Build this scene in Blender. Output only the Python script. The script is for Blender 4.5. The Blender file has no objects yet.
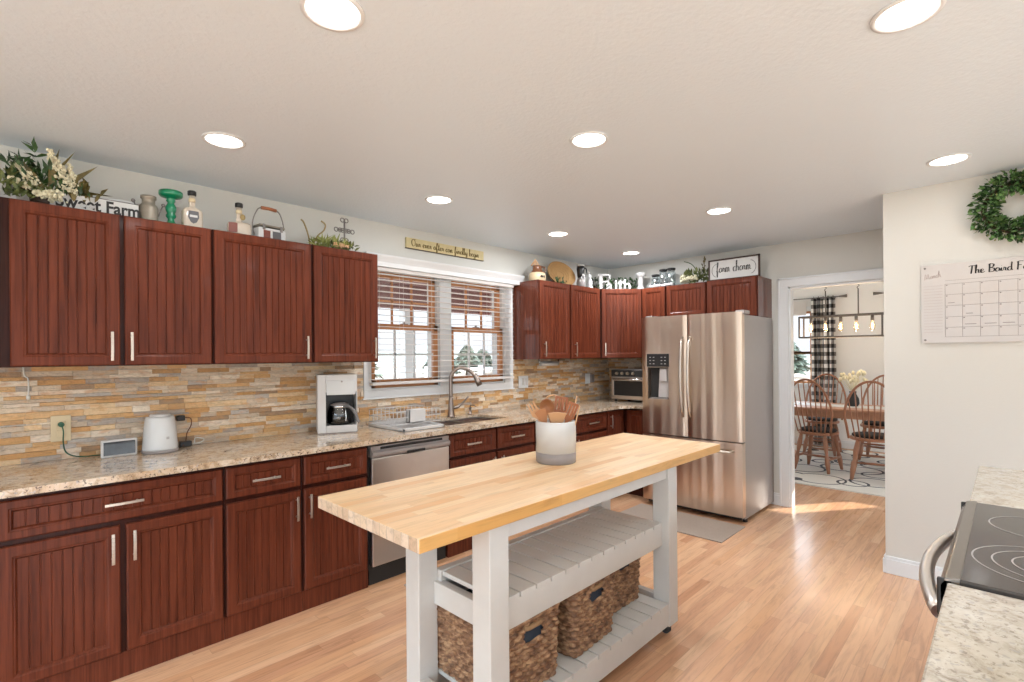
import bpy, math, random
from mathutils import Vector, Matrix
random.seed(7)
PI = math.pi
sc = bpy.context.scene
col = sc.collection

# ---------------------------------------------------------------- camera
f_px, cx_px, cy_px, yaw, roll, EYE = 505.23, 512.0, 356.05, 0.7776, -0.0079, 1.4154
Fv = Vector((math.cos(yaw), math.sin(yaw), 0)); Rv = Vector((math.sin(yaw), -math.cos(yaw), 0)); Uv = Vector((0, 0, 1))
R2 = Rv * math.cos(roll) + Uv * math.sin(roll); U2 = -Rv * math.sin(roll) + Uv * math.cos(roll)
cd = bpy.data.cameras.new('camera'); cam = bpy.data.objects.new('camera', cd); col.objects.link(cam)
cam.matrix_world = Matrix(((R2.x, U2.x, -Fv.x, 0), (R2.y, U2.y, -Fv.y, 0), (R2.z, U2.z, -Fv.z, EYE), (0, 0, 0, 1)))
cd.sensor_width = 36; cd.lens = 36 * f_px / 1024; cd.shift_y = (cy_px - 341) / 1024; cd.shift_x = 0
cd.clip_start = 0.05; cd.clip_end = 300
sc.camera = cam
# ---------------------------------------------------------------- world, sun, exposure
WORLD = 8.1
wd = bpy.data.worlds.new('sky'); sc.world = wd; wd.use_nodes = True
wn = wd.node_tree; bg = wn.nodes['Background']
tc = wn.nodes.new('ShaderNodeTexCoord'); sx = wn.nodes.new('ShaderNodeSeparateXYZ'); rp = wn.nodes.new('ShaderNodeValToRGB')
wn.links.new(tc.outputs['Generated'], sx.inputs[0]); wn.links.new(sx.outputs['Z'], rp.inputs[0]); wn.links.new(rp.outputs[0], bg.inputs[0])
el = rp.color_ramp.elements   # overcast sky: dimmer haze at the horizon, bright overhead
el[0].position = 0.0; el[0].color = (.125, .133, .142, 1); el[1].position = 0.45; el[1].color = (.77, .90, 1.01, 1)
e_ = el.new(.10); e_.color = (.15, .165, .18, 1); e_ = el.new(.22); e_.color = (.62, .73, .84, 1)
bg.inputs[1].default_value = WORLD
sun = bpy.data.lights.new('sun', 'SUN'); sun.energy = 13; sun.angle = .01; sun.color = (1, .93, .82)
so = bpy.data.objects.new('sun', sun); col.objects.link(so)
so.rotation_euler = Vector((-.82, .57, -.41)).to_track_quat('-Z', 'Y').to_euler(); so.location = (14, -6, 8)
sc.view_settings.view_transform = 'Standard'; sc.view_settings.look = 'None'
sc.view_settings.gamma = 1; sc.view_settings.use_curve_mapping = False
sc.view_settings.exposure = 0.10
CAN_W = 1.0

# ---------------------------------------------------------------- materials
def newmat(name):
    m = bpy.data.materials.new(name); m.use_nodes = True
    return m, m.node_tree, m.node_tree.nodes['Principled BSDF']
class N:
    """tiny node helper"""
    def __init__(s, nt): s.nt = nt
    def n(s, t, **k):
        x = s.nt.nodes.new(t)
        for a, b in k.items(): setattr(x, a, b)
        return x
    def put(s, sock, v):
        if isinstance(v, bpy.types.NodeSocket): s.nt.links.new(v, sock)
        else: sock.default_value = v
    def math(s, op, a, b=0.0, c=None):
        x = s.n('ShaderNodeMath', operation=op); s.put(x.inputs[0], a); s.put(x.inputs[1], b)
        if c is not None: s.put(x.inputs[2], c)
        return x.outputs[0]
    def xyz(s, v):
        x = s.n('ShaderNodeSeparateXYZ'); s.put(x.inputs[0], v); return x.outputs
    def comb(s, a, b, c):
        x = s.n('ShaderNodeCombineXYZ'); s.put(x.inputs[0], a); s.put(x.inputs[1], b); s.put(x.inputs[2], c); return x.outputs[0]
    def noise(s, vec, scale, detail=3, rough=.5, dist=0):
        x = s.n('ShaderNodeTexNoise'); s.put(x.inputs['Vector'], vec); x.inputs['Scale'].default_value = scale
        x.inputs['Detail'].default_value = detail; x.inputs['Roughness'].default_value = rough; x.inputs['Distortion'].default_value = dist
        return x.outputs['Fac']
    def white(s, vec):
        x = s.n('ShaderNodeTexWhiteNoise', noise_dimensions='3D'); s.put(x.inputs['Vector'], vec); return x.outputs['Value']
    def ramp(s, fac, stops, interp='LINEAR'):
        x = s.n('ShaderNodeValToRGB'); s.put(x.inputs[0], fac); e = x.color_ramp.elements; x.color_ramp.interpolation = interp
        while len(e) < len(stops): e.new(.5)
        for i, (p, c) in enumerate(stops):
            e[i].position = p; e[i].color = (c[0], c[1], c[2], 1) if not isinstance(c, float) else (c, c, c, 1)
        return x.outputs[0]
    def mix(s, fac, a, b, mode='MIX'):
        x = s.n('ShaderNodeMix', data_type='RGBA', blend_type=mode); s.put(x.inputs[0], fac)
        s.put(x.inputs[6], a if isinstance(a, bpy.types.NodeSocket) else (*a, 1)); s.put(x.inputs[7], b if isinstance(b, bpy.types.NodeSocket) else (*b, 1))
        return x.outputs[2]
    def bump(s, h, strength, dist=.01):
        x = s.n('ShaderNodeBump'); s.put(x.inputs['Height'], h); x.inputs['Strength'].default_value = strength; x.inputs['Distance'].default_value = dist
        return x.outputs[0]
    def scale(s, v, k):
        x = s.n('ShaderNodeVectorMath', operation='MULTIPLY'); s.put(x.inputs[0], v); x.inputs[1].default_value = k; return x.outputs[0]
    def add(s, v, w):
        x = s.n('ShaderNodeVectorMath', operation='ADD'); s.put(x.inputs[0], v); s.put(x.inputs[1], w); return x.outputs[0]
def pos(g): return g.n('ShaderNodeNewGeometry').outputs['Position']
def objc(g): return g.n('ShaderNodeTexCoord').outputs['Object']
def srgb(r, g, b):
    f = lambda c: (c / 255 / 12.92) if c <= 10 else ((c / 255 + .055) / 1.055) ** 2.4
    return (f(r), f(g), f(b))
def plain(name, c, rough=.5, metal=0, coat=0, var=.08, nscale=20, bump=0, emit=0, ec=None):
    m, nt, b = newmat(name); g = N(nt)
    fac = g.noise(objc(g), nscale, 3)
    lo = tuple(max(0, x * (1 - var)) for x in c); hi = tuple(min(1, x * (1 + var)) for x in c)
    nt.links.new(g.mix(fac, lo, hi), b.inputs['Base Color'])
    b.inputs['Roughness'].default_value = rough; b.inputs['Metallic'].default_value = metal; b.inputs['Coat Weight'].default_value = coat
    if bump: nt.links.new(g.bump(g.noise(objc(g), nscale * 4, 4), bump, .004), b.inputs['Normal'])
    if emit: b.inputs['Emission Color'].default_value = (*(ec or c), 1); b.inputs['Emission Strength'].default_value = emit
    return m
def cherry(name='cherry_wood', a=(.055, .0120, .0062), c=(.190, .048, .023)):
    m, nt, b = newmat(name); g = N(nt); p = objc(g)
    v = g.scale(p, (22, 22, 1.1)); n1 = g.noise(v, 2.2, 5, .6, .4); n2 = g.noise(g.scale(p, (60, 60, 1.6)), 3, 3)
    x = g.math('ADD', g.math('MULTIPLY', n1, .7), g.math('MULTIPLY', n2, .3))
    nt.links.new(g.ramp(x, [(.3, a), (.5, tuple((i + j) / 2 for i, j in zip(a, c))), (.72, c)]), b.inputs['Base Color'])
    b.inputs['Specular IOR Level'].default_value = .14
    b.inputs['Roughness'].default_value = .33; b.inputs['Coat Weight'].default_value = .09; b.inputs['Coat Roughness'].default_value = .10
    return m
def planks(name, w, L, stops, gap=.03, rough=.3, coat=.2, obj=False, gapc=.35, grain=.35, along='x'):
    m, nt, b = newmat(name); g = N(nt); p = objc(g) if obj else pos(g); s = g.xyz(p)
    a, c = (s[0], s[1]) if along == 'x' else (s[1], s[0])
    yr = g.math('DIVIDE', c, w); row = g.math('FLOOR', yr)
    rn = g.white(g.comb(row, 3.3, 1.7)); xo = g.math('ADD', g.math('DIVIDE', a, L), g.math('MULTIPLY', rn, 9)); seg = g.math('FLOOR', xo)
    idn = g.white(g.comb(row, seg, .5))
    colr = g.ramp(idn, stops)
    off = g.comb(g.math('MULTIPLY', idn, 31), g.math('MULTIPLY', idn, 17), 0)
    gv = g.add(g.comb(g.math('MULTIPLY', a, 1.3), g.math('MULTIPLY', c, 16), g.math('MULTIPLY', s[2], 16)), off)
    gr = g.noise(gv, 2.2, 5, .65, 1.2)
    gr2 = g.ramp(gr, [(.3, 1 - grain), (.5, 1.0 - grain * .25), (.7, 1.0)])
    cc = g.mix(1.0, colr, gr2, 'MULTIPLY')
    fy = g.math('FRACT', yr); fx = g.math('FRACT', xo)
    e1 = g.math('MINIMUM', fy, g.math('SUBTRACT', 1, fy)); e2 = g.math('MULTIPLY', g.math('MINIMUM', fx, g.math('SUBTRACT', 1, fx)), L / w)
    e = g.math('LESS_THAN', g.math('MINIMUM', e1, e2), gap)
    dk = g.math('SUBTRACT', 1, g.math('MULTIPLY', e, gapc))
    cc2 = g.mix(1.0, cc, dk, 'MULTIPLY')
    nt.links.new(cc2, b.inputs['Base Color']); b.inputs['Roughness'].default_value = rough
    b.inputs['Coat Weight'].default_value = coat; b.inputs['Coat Roughness'].default_value = .15
    return m
def granite(name, k=1.0):
    m, nt, b = newmat(name); g = N(nt); p = pos(g)
    n1 = g.noise(g.scale(p, (1, 1, 1)), 22, 6, .7, .6); n2 = g.noise(p, 90, 4, .6); n3 = g.noise(p, 5, 3, .5)
    base = g.ramp(n1, [(.30, (.16, .10, .065)), (.41, (.42, .31, .21)), (.50, (.62, .51, .39)), (.68, (.72, .65, .55))] if k == 1 else [(.30, (.30, .25, .20)), (.41, (.46, .41, .34)), (.50, (.58, .53, .45)), (.68, (.68, .65, .58))])
    b2 = g.mix(g.ramp(n3, [(.4, 0.0), (.62, .5)]), base, (.58, .40, .24) if k == 1 else (.60, .52, .40))
    sp = g.ramp(n2, [(.37, 1.0), (.43, 0.0)]); out = g.mix(g.math('MULTIPLY', sp, .85 if k == 1 else .4), b2, (.10, .065, .05))
    sp2 = g.ramp(g.noise(p, 60, 2, .5), [(.62, 0.0), (.68, .6)]); out = g.mix(sp2, out, (.42, .40, .38))
    nt.links.new(out, b.inputs['Base Color']); b.inputs['Roughness'].default_value = .12; b.inputs['Coat Weight'].default_value = .3
    b.inputs['Coat Roughness'].default_value = .05
    return m
def stone_mat():
    m, nt, b = newmat('stacked_stone'); g = N(nt)
    at = g.n('ShaderNodeAttribute', attribute_name='rnd').outputs['Fac']; p = pos(g)
    c = g.ramp(at, [(0, srgb(206, 188, 166)), (.10, srgb(222, 206, 186)), (.20, srgb(196, 178, 156)), (.30, srgb(214, 196, 172)), (.38, srgb(206, 164, 112)), (.46, srgb(218, 190, 150)), (.54, srgb(188, 148, 102)),
                    (.61, srgb(172, 160, 148)), (.68, srgb(196, 150, 96)), (.75, srgb(160, 132, 104)), (.82, srgb(228, 214, 194)), (.89, srgb(212, 172, 124)), (.95, srgb(184, 176, 168)), (1, srgb(204, 184, 160))], 'CONSTANT')
    n = g.noise(g.add(g.scale(p, (9, 9, 26)), g.comb(g.math('MULTIPLY', at, 40), 0, 0)), 3, 5, .7, 1.0)
    c2 = g.mix(1.0, c, g.ramp(n, [(.30, .66), (.48, 1.0), (.7, 1.18)]), 'MULTIPLY')
    c3 = g.mix(g.ramp(g.noise(g.scale(p, (5, 5, 14)), 3, 3), [(.5, 0.0), (.68, .55)]), c2, srgb(205, 150, 92))
    nt.links.new(c3, b.inputs['Base Color']); b.inputs['Roughness'].default_value = .55
    nt.links.new(g.bump(g.noise(p, 70, 4), .5, .004), b.inputs['Normal'])
    return m
def steel_mat(name='stainless_steel', c=(.68, .56, .46), rough=.28, along='z'):
    m, nt, b = newmat(name); g = N(nt); p = objc(g)
    k = (300, 300, 2) if along == 'z' else (2, 2, 300)
    n = g.noise(g.scale(p, k), 1, 2); b.inputs['Base Color'].default_value = (*c, 1)
    b.inputs['Metallic'].default_value = 1
    b.inputs['Roughness'].default_value = rough; b.inputs['Anisotropic'].default_value = .3
    wv = g.noise(g.scale(p, (9, 12, .25) if along == 'z' else (1, 1, 6)), 1.0, 0)
    nt.links.new(g.bump(wv, .5, .025), b.inputs['Normal'])
    return m
def glass_mat(name='clear_glass', tint=(1, 1, 1), refl=.08):
    m = bpy.data.materials.new(name); m.use_nodes = True; nt = m.node_tree; nt.nodes.remove(nt.nodes['Principled BSDF'])
    g = N(nt); t = g.n('ShaderNodeBsdfTransparent'); t.inputs[0].default_value = (*tint, 1)
    gl = g.n('ShaderNodeBsdfGlossy'); gl.inputs['Roughness'].default_value = .03
    mx = g.n('ShaderNodeMixShader'); mx.inputs[0].default_value = refl
    nt.links.new(t.outputs[0], mx.inputs[1]); nt.links.new(gl.outputs[0], mx.inputs[2]); nt.links.new(mx.outputs[0], nt.nodes['Material Output'].inputs[0])
    return m
def wall_mat(name, c, bs=60, st=.25, rough=.6):
    m, nt, b = newmat(name); g = N(nt); p = pos(g)
    nt.links.new(g.mix(g.noise(p, 1.5, 2), tuple(x * .97 for x in c), c), b.inputs['Base Color'])
    b.inputs['Roughness'].default_value = rough
    nt.links.new(g.bump(g.noise(p, bs, 3, .55), st, .006), b.inputs['Normal'])
    return m
def check_mat():
    m, nt, b = newmat('buffalo_check_fabric'); g = N(nt); s = g.xyz(g.n('ShaderNodeUVMap').outputs[0])
    a = g.math('GREATER_THAN', g.math('FRACT', g.math('MULTIPLY', s[0], 1)), .5); c = g.math('GREATER_THAN', g.math('FRACT', g.math('MULTIPLY', s[1], 1)), .5)
    t = g.math('MULTIPLY', g.math('ADD', a, c), .5)
    nt.links.new(g.ramp(t, [(0, (.85, .84, .82)), (.5, (.22, .21, .21)), (1, (.015, .015, .018))]), b.inputs['Base Color'])
    b.inputs['Roughness'].default_value = .9
    return m
def rug_mat():
    m, nt, b = newmat('rug_pile'); g = N(nt); p = pos(g)
    def rings(sc_, off, r0, r1):
        v = g.n('ShaderNodeTexVoronoi'); g.put(v.inputs['Vector'], g.add(g.scale(p, (1, 1, 0)), off)); v.inputs['Scale'].default_value = sc_
        v.inputs['Randomness'].default_value = .9
        d = v.outputs['Distance']; a = g.math('GREATER_THAN', d, r0); c = g.math('LESS_THAN', d, r1); return g.math('MULTIPLY', a, c)
    t = g.math('MAXIMUM', rings(2.2, (0, 0, 0), .30, .355), rings(1.7, (3.1, 1.2, 0), .40, .44))
    nt.links.new(g.mix(t, (.72, .69, .64), (.07, .07, .08)), b.inputs['Base Color']); b.inputs['Roughness'].default_value = .95
    nt.links.new(g.bump(g.noise(p, 300, 2), .4, .005), b.inputs['Normal'])
    return m
def weave_mat():
    m, nt, b = newmat('woven_seagrass'); g = N(nt); p = objc(g)
    n = g.noise(g.scale(p, (14, 14, 40)), 2, 3, .6)
    nt.links.new(g.ramp(n, [(.30, (.09, .042, .022)), (.50, (.24, .125, .065)), (.68, (.46, .29, .16))]), b.inputs['Base Color']); b.inputs['Roughness'].default_value = .6
    return m
def leaf_mat(name, a, c):
    m, nt, b = newmat(name); g = N(nt); n = g.noise(objc(g), 25, 3, .6)
    nt.links.new(g.ramp(n, [(.35, a), (.65, c)]), b.inputs['Base Color']); b.inputs['Roughness'].default_value = .5
    return m

M = {}
M['cherry'] = cherry()
M['gloss'] = cherry('lacquered_cherry_panel', (.055, .0120, .0062), (.190, .048, .023)); _g = M['gloss'].node_tree.nodes['Principled BSDF']; _g.inputs['Coat Weight'].default_value = .7; _g.inputs['Coat Roughness'].default_value = .06
M['cherry_shade'] = cherry('cherry_gap_shade', (.018, .0040, .0028), (.06, .014, .008))  # darker cherry copy: shade of the deep door gaps put into the colour
M['floor'] = planks('oak_floor', .058, .85, [(0, srgb(212, 162, 126)), (.3, srgb(230, 182, 144)), (.6, srgb(222, 172, 130)), (.85, srgb(236, 192, 154)), (1, srgb(204, 150, 112))], gap=.03, rough=.26, coat=.35, grain=.30, gapc=.14)
M['butcher'] = planks('butcher_block', .043, .42, [(0, srgb(238, 206, 164)), (.35, srgb(232, 192, 144)), (.6, srgb(243, 214, 174)), (.85, srgb(226, 178, 126)), (1, srgb(244, 216, 178))], gap=.012, rough=.38, coat=.12, gapc=.18, grain=.22)
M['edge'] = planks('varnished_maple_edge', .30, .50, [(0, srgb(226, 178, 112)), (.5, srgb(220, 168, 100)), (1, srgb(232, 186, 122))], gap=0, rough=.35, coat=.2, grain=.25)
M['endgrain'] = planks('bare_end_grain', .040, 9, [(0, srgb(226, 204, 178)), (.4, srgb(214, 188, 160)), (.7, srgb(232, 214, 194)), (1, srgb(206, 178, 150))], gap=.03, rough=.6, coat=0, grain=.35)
M['granite'] = granite('granite_counter'); M['granite2'] = granite('granite_counter_light', .9)
M['stone'] = stone_mat()
M['wall'] = wall_mat('wall_paint', srgb(213, 212, 206), 90, .12)
M['ceiling'] = wall_mat('ceiling_paint', srgb(224, 235, 244), 55, .35, .42)
M['dwall'] = wall_mat('dining_wall_paint', srgb(240, 239, 237), 90, .1)
M['trim'] = plain('white_trim_paint', srgb(226, 229, 231), .35, var=.02)
M['island'] = plain('chalk_white_paint', srgb(205, 204, 200), .5, var=.06, nscale=12, bump=.1)
M['steel'] = steel_mat(); M['steel_side'] = plain('grey_fridge_side', (.38, .355, .345), .38, .5, var=.03)
M['steel_h'] = plain('brushed_steel_panel', (.62, .58, .55), .30, 1, var=.02)
M['nickel'] = plain('satin_nickel', (.60, .55, .49), .34, 1, var=.03)
M['sinksteel'] = plain('sink_steel', (.45, .43, .41), .3, 1, var=.05)
M['faucet'] = plain('brushed_nickel', (.33, .28, .25), .32, 1, var=.04)
M['greyl'] = plain('light_grey_plastic', (.50, .48, .47), .35)
M['greyd'] = plain('dark_grey_plastic', (.16, .15, .145), .35)
M['chrome'] = plain('polished_metal', (.8, .8, .8), .12, 1, var=.02)
M['black'] = plain('black_plastic', (.012, .012, .013), .3, var=.1)
M['blackm'] = plain('black_matte', (.02, .02, .02), .7, var=.1)
M['white'] = plain('white_plastic', (.62, .61, .60), .3, var=.02)
M['whitec'] = plain('white_ceramic', (.62, .63, .63), .2, var=.02, coat=.3)
M['greyc'] = plain('grey_stoneware', (.28, .25, .24), .5, var=.06)
M['sash'] = plain('oak_sash_wood', srgb(190, 132, 88), .45, var=.18, nscale=9)
M['slat'] = plain('white_blind_slat', (.88, .86, .84), .4, var=.02)
_b = M['slat'].node_tree; _t = _b.nodes.new('ShaderNodeBsdfTranslucent'); _t.inputs[0].default_value = (.85, .80, .76, 1); _x = _b.nodes.new('ShaderNodeMixShader'); _x.inputs[0].default_value = .35
_b.links.new(_b.nodes['Principled BSDF'].outputs[0], _x.inputs[1]); _b.links.new(_t.outputs[0], _x.inputs[2]); _b.links.new(_x.outputs[0], _b.nodes['Material Output'].inputs[0])
M['glass'] = glass_mat(); M['bottle'] = glass_mat('bottle_glass', (.86, .84, .78), .2); M['jar'] = glass_mat('jar_glass', (.80, .86, .88), .25)
M['carafe'] = glass_mat('smoked_glass', (.30, .29, .28), .12)
M['cooktop'] = plain('ceramic_cooktop', (.055, .05, .047), .10, var=.05)
M['ring'] = plain('printed_burner_ring', (.42, .41, .40), .2, var=.05)
M['weave'] = weave_mat(); M['liner'] = plain('navy_cloth_liner', (.03, .045, .07), .9)
M['rope'] = plain('rope_handle', (.30, .18, .09), .7, var=.3, nscale=60)
M['utensil'] = plain('olive_wood', srgb(172, 118, 78), .45, var=.25, nscale=14)
M['utensil2'] = plain('teak_wood', srgb(162, 100, 64), .45, var=.25, nscale=14)
M['utensil3'] = plain('beech_wood', srgb(200, 156, 116), .5, var=.12, nscale=14)
M['chair'] = plain('honey_oak', srgb(158, 108, 80), .4, var=.22, nscale=10, coat=.2)
M['tablewood'] = plain('table_oak', srgb(184, 136, 106), .4, var=.2, nscale=8, coat=.2)
M['cushion'] = plain('black_seat_pad', (.03, .025, .025), .9)
M['rug'] = rug_mat(); M['check'] = check_mat()
M['mat'] = plain('taupe_mat', srgb(158, 144, 132), .85, var=.10, nscale=70, bump=.3)
M['bronze'] = plain('dark_bronze', (.17, .155, .145), .5, .4)
M['bulb'] = plain('lit_bulb', (1, .75, .45), .3, emit=5, ec=(1, .66, .34), var=0)
M['bulbglass'] = glass_mat('bulb_glass', (1, .93, .82), .1)
M['can'] = plain('lit_lens', (1, .98, .94), .3, emit=9, ec=(1, .95, .88), var=0)
M['green'] = plain('green_glazed_wood', (.0, .19, .085), .3, var=.1, coat=.4)
M['galv'] = plain('galvanized_metal', (.30, .27, .22), .5, .5, var=.25, nscale=15)
M['signwhite'] = plain('sign_white', (.60, .60, .59), .6, var=.04)
M['ink'] = plain('black_ink', (.015, .014, .014), .6)
M['cream'] = plain('cream_board', srgb(206, 192, 148), .7, var=.12, nscale=25)
M['olive'] = plain('olive_ink', srgb(110, 92, 48), .7)
M['darkwood'] = plain('dark_walnut', srgb(62, 42, 32), .5, var=.2)
M['leafd'] = leaf_mat('dark_foliage', (.012, .035, .012), (.05, .12, .03))
M['leafm'] = leaf_mat('mid_foliage', (.06, .085, .022), (.20, .23, .08))
M['leafg'] = leaf_mat('fresh_foliage', (.08, .19, .05), (.20, .34, .12))
M['leafy'] = leaf_mat('yellow_foliage', (.20, .24, .05), (.42, .44, .14))
M['leafo'] = leaf_mat('olive_brown_foliage', (.07, .06, .015), (.20, .15, .04))
M['flower'] = plain('cream_blossom', (.72, .68, .50), .8, var=.15, nscale=60)
M['peach'] = plain('peach_blossom', (.72, .45, .26), .8, var=.15, nscale=40)
M['stem'] = plain('dry_stem', (.30, .22, .09), .7)
M['brownc'] = plain('brown_glaze', (.16, .06, .025), .25, coat=.4); M['tanc'] = plain('tan_stoneware', srgb(205, 184, 150), .4)
M['wicker'] = plain('woven_straw', srgb(164, 128, 80), .8, var=.25, nscale=70, bump=.6)
M['label'] = plain('dark_label', (.10, .10, .11), .5); M['redlabel'] = plain('red_label', srgb(120, 62, 50), .5)
M['paleliq'] = plain('pale_bottle_body', srgb(196, 184, 168), .25, var=.08, coat=.4)
M['iron'] = plain('grey_iron', (.22, .20, .19), .5, .5)
M['acry'] = plain('clear_acrylic_sheet', srgb(206, 202, 199), .08, var=.01)
M['calline'] = plain('grey_print', srgb(140, 132, 130), .6); M['marker'] = plain('faint_marker', srgb(178, 160, 158), .6)
M['outlet'] = plain('almond_plate', srgb(214, 196, 160), .4, var=.03)
M['cordg'] = plain('green_cord', (.02, .09, .05), .5); M['cordw'] = plain('white_cord', (.75, .74, .70), .4)
M['screen'] = plain('dark_screen_glass', (.07, .075, .08), .08, nscale=14, var=.8, coat=.5)
M['paving'] = plain('pale_concrete', srgb(190, 184, 174), .9, var=.05)
M['ground'] = plain('dry_grass', srgb(112, 100, 88), .95, var=.15, nscale=.6)
M['porchroof'] = plain('porch_ceiling_boards', srgb(128, 84, 80), .7, var=.1)
M['spruce'] = leaf_mat('spruce_needles', (.045, .062, .045), (.10, .125, .085)); M['bark'] = plain('bark', (.08, .055, .035), .9)
M['hill'] = plain('distant_hill_scrub', srgb(108, 112, 108), .95, nscale=.05)
M['trimsteel'] = plain('grey_trim_steel', (.30, .28, .26), .25, 1)
M['handle'] = plain('bright_steel_handle', (.80, .77, .74), .28, 1, var=.02)
M['rubber'] = plain('grey_rubber', (.05, .05, .05), .6)

# ---------------------------------------------------------------- mesh builder
class MB:
    def __init__(s): s.v = []; s.f = []; s.sm = []; s.M = None
    def add(s, vs, fs, smooth=False):
        o = len(s.v)
        for p in vs:
            p = Vector(p); s.v.append(s.M @ p if s.M is not None else p)
        for f in fs: s.f.append(tuple(i + o for i in f)); s.sm.append(smooth)
        return s
    def box(s, x0, y0, z0, x1, y1, z1):
        x0, x1 = sorted((x0, x1)); y0, y1 = sorted((y0, y1)); z0, z1 = sorted((z0, z1))
        return s.add([(x0, y0, z0), (x1, y0, z0), (x1, y1, z0), (x0, y1, z0), (x0, y0, z1), (x1, y0, z1), (x1, y1, z1), (x0, y1, z1)],
                     [(0, 3, 2, 1), (4, 5, 6, 7), (0, 1, 5, 4), (1, 2, 6, 5), (2, 3, 7, 6), (3, 0, 4, 7)])
    def bar(s, p0, p1, w, t=None, up=(0, 0, 1)):
        """rectangular bar from p0 to p1, w wide, t thick"""
        t = t or w; p0 = Vector(p0); p1 = Vector(p1); d = (p1 - p0).normalized(); u = Vector(up)
        if abs(d.dot(u)) > .95: u = Vector((1, 0, 0))
        a = d.cross(u).normalized(); b = a.cross(d)
        vs = [p + a * i * w / 2 + b * j * t / 2 for p in (p0, p1) for i, j in ((-1, -1), (1, -1), (1, 1), (-1, 1))]
        return s.add(vs, [(0, 1, 2, 3), (7, 6, 5, 4), (0, 4, 5, 1), (1, 5, 6, 2), (2, 6, 7, 3), (3, 7, 4, 0)])
    def tube(s, pts, r, n=8, closed=False, caps=True):
        pts = [Vector(p) for p in pts]; k = len(pts); rs = r if isinstance(r, (list, tuple)) else [r] * k
        vs = []; a = None
        for i, p in enumerate(pts):
            if closed: d = pts[(i + 1) % k] - pts[i - 1]
            else: d = pts[min(i + 1, k - 1)] - pts[max(i - 1, 0)]
            if d.length < 1e-9: d = Vector((0, 0, 1))
            d.normalize()
            if a is None: a = d.cross(Vector((0, 0, 1)) if abs(d.z) < .9 else Vector((1, 0, 0))).normalized()
            else: a = (a - d * a.dot(d)).normalized()
            b = d.cross(a)
            for j in range(n):
                t = 2 * PI * j / n; vs.append(p + (a * math.cos(t) + b * math.sin(t)) * rs[i])
        fs = []
        for i in range(k if closed else k - 1):
            for j in range(n):
                i2 = (i + 1) % k; fs.append((i * n + j, i * n + (j + 1) % n, i2 * n + (j + 1) % n, i2 * n + j))
        s.add(vs, fs, True)
        if caps and not closed:
            o = len(s.v) - len(vs)
            s.f.append(tuple(o + j for j in reversed(range(n)))); s.sm.append(False)
            s.f.append(tuple(o + (k - 1) * n + j for j in range(n))); s.sm.append(False)
        return s
    def cyl(s, p0, p1, r, r2=None, n=16): return s.tube([p0, p1], [r, r2 if r2 is not None else r], n)
    def lathe(s, prof, c=(0, 0, 0), n=24, sx=1, sy=1, square=0, smooth=True):
        vs = []
        for r, z in prof:
            for j in range(n):
                t = 2 * PI * j / n; ct, st = math.cos(t), math.sin(t)
                if square:
                    e = (abs(ct) ** square + abs(st) ** square) ** (-1 / square); ct, st = ct * e, st * e
                vs.append((c[0] + r * ct * sx, c[1] + r * st * sy, c[2] + z))
        fs = [(i * n + j, i * n + (j + 1) % n, (i + 1) * n + (j + 1) % n, (i + 1) * n + j) for i in range(len(prof) - 1) for j in range(n)]
        s.add(vs, fs, smooth)
        o = len(s.v) - len(vs)
        if prof[0][0] > 1e-6: s.f.append(tuple(o + j for j in reversed(range(n)))); s.sm.append(False)
        if prof[-1][0] > 1e-6: s.f.append(tuple(o + (len(prof) - 1) * n + j for j in range(n))); s.sm.append(False)
        return s
    def ball(s, c, r, n=10, sz=(1, 1, 1)):
        vs = []; m = max(4, n // 2 + 1)
        for i in range(m + 1):
            t = PI * i / m
            for j in range(n):
                q = 2 * PI * j / n; vs.append((c[0] + r * sz[0] * math.sin(t) * math.cos(q), c[1] + r * sz[1] * math.sin(t) * math.sin(q), c[2] - r * sz[2] * math.cos(t)))
        return s.add(vs, [(i * n + j, i * n + (j + 1) % n, (i + 1) * n + (j + 1) % n, (i + 1) * n + j) for i in range(m) for j in range(n)], True)
    def prism(s, poly, d):
        """3D polygon extruded by vector d"""
        k = len(poly); a = [Vector(p) for p in poly]; d = Vector(d)
        return s.add(a + [p + d for p in a], [tuple(reversed(range(k))), tuple(range(k, 2 * k))] + [(i, (i + 1) % k, k + (i + 1) % k, k + i) for i in range(k)])
    def leaf(s, p, d, L, w, bend=.3):
        p = Vector(p); d = Vector(d).normalized(); u = Vector((random.uniform(-1, 1), random.uniform(-1, 1), random.uniform(.2, 1)))
        a = d.cross(u)
        if a.length < 1e-3: a = d.cross(Vector((1, 0, 0)))
        a.normalize(); b = a.cross(d)
        m = p + d * L * .5 + b * L * bend * .25; t = p + d * L - b * L * bend * .3
        q = p + d * L * .25 + b * L * bend * .15
        return s.add([p, q + a * w * .38, m + a * w * .5, t, m - a * w * .5, q - a * w * .38, q + b * .0, m + b * w * .12], [(0, 1, 6), (0, 6, 5), (1, 2, 7, 6), (5, 6, 7, 4), (2, 3, 7), (7, 3, 4)], True)
def link(name, mb, mat, parent=None, off=None, bevel=0, seg=2):
    me = bpy.data.meshes.new(name); o3 = Vector(off) if off is not None else Vector((0, 0, 0))
    me.from_pydata([tuple(p - o3) for p in mb.v], [], mb.f); me.polygons.foreach_set('use_smooth', mb.sm)
    if mat is not None: me.materials.append(mat)
    o = bpy.data.objects.new(name, me); col.objects.link(o)
    if parent is not None: o.parent = parent
    if bevel:
        b = o.modifiers.new('bevel', 'BEVEL'); b.width = bevel; b.segments = seg; b.limit_method = 'ANGLE'; b.angle_limit = .7
    return o
WLOC = {}
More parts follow.
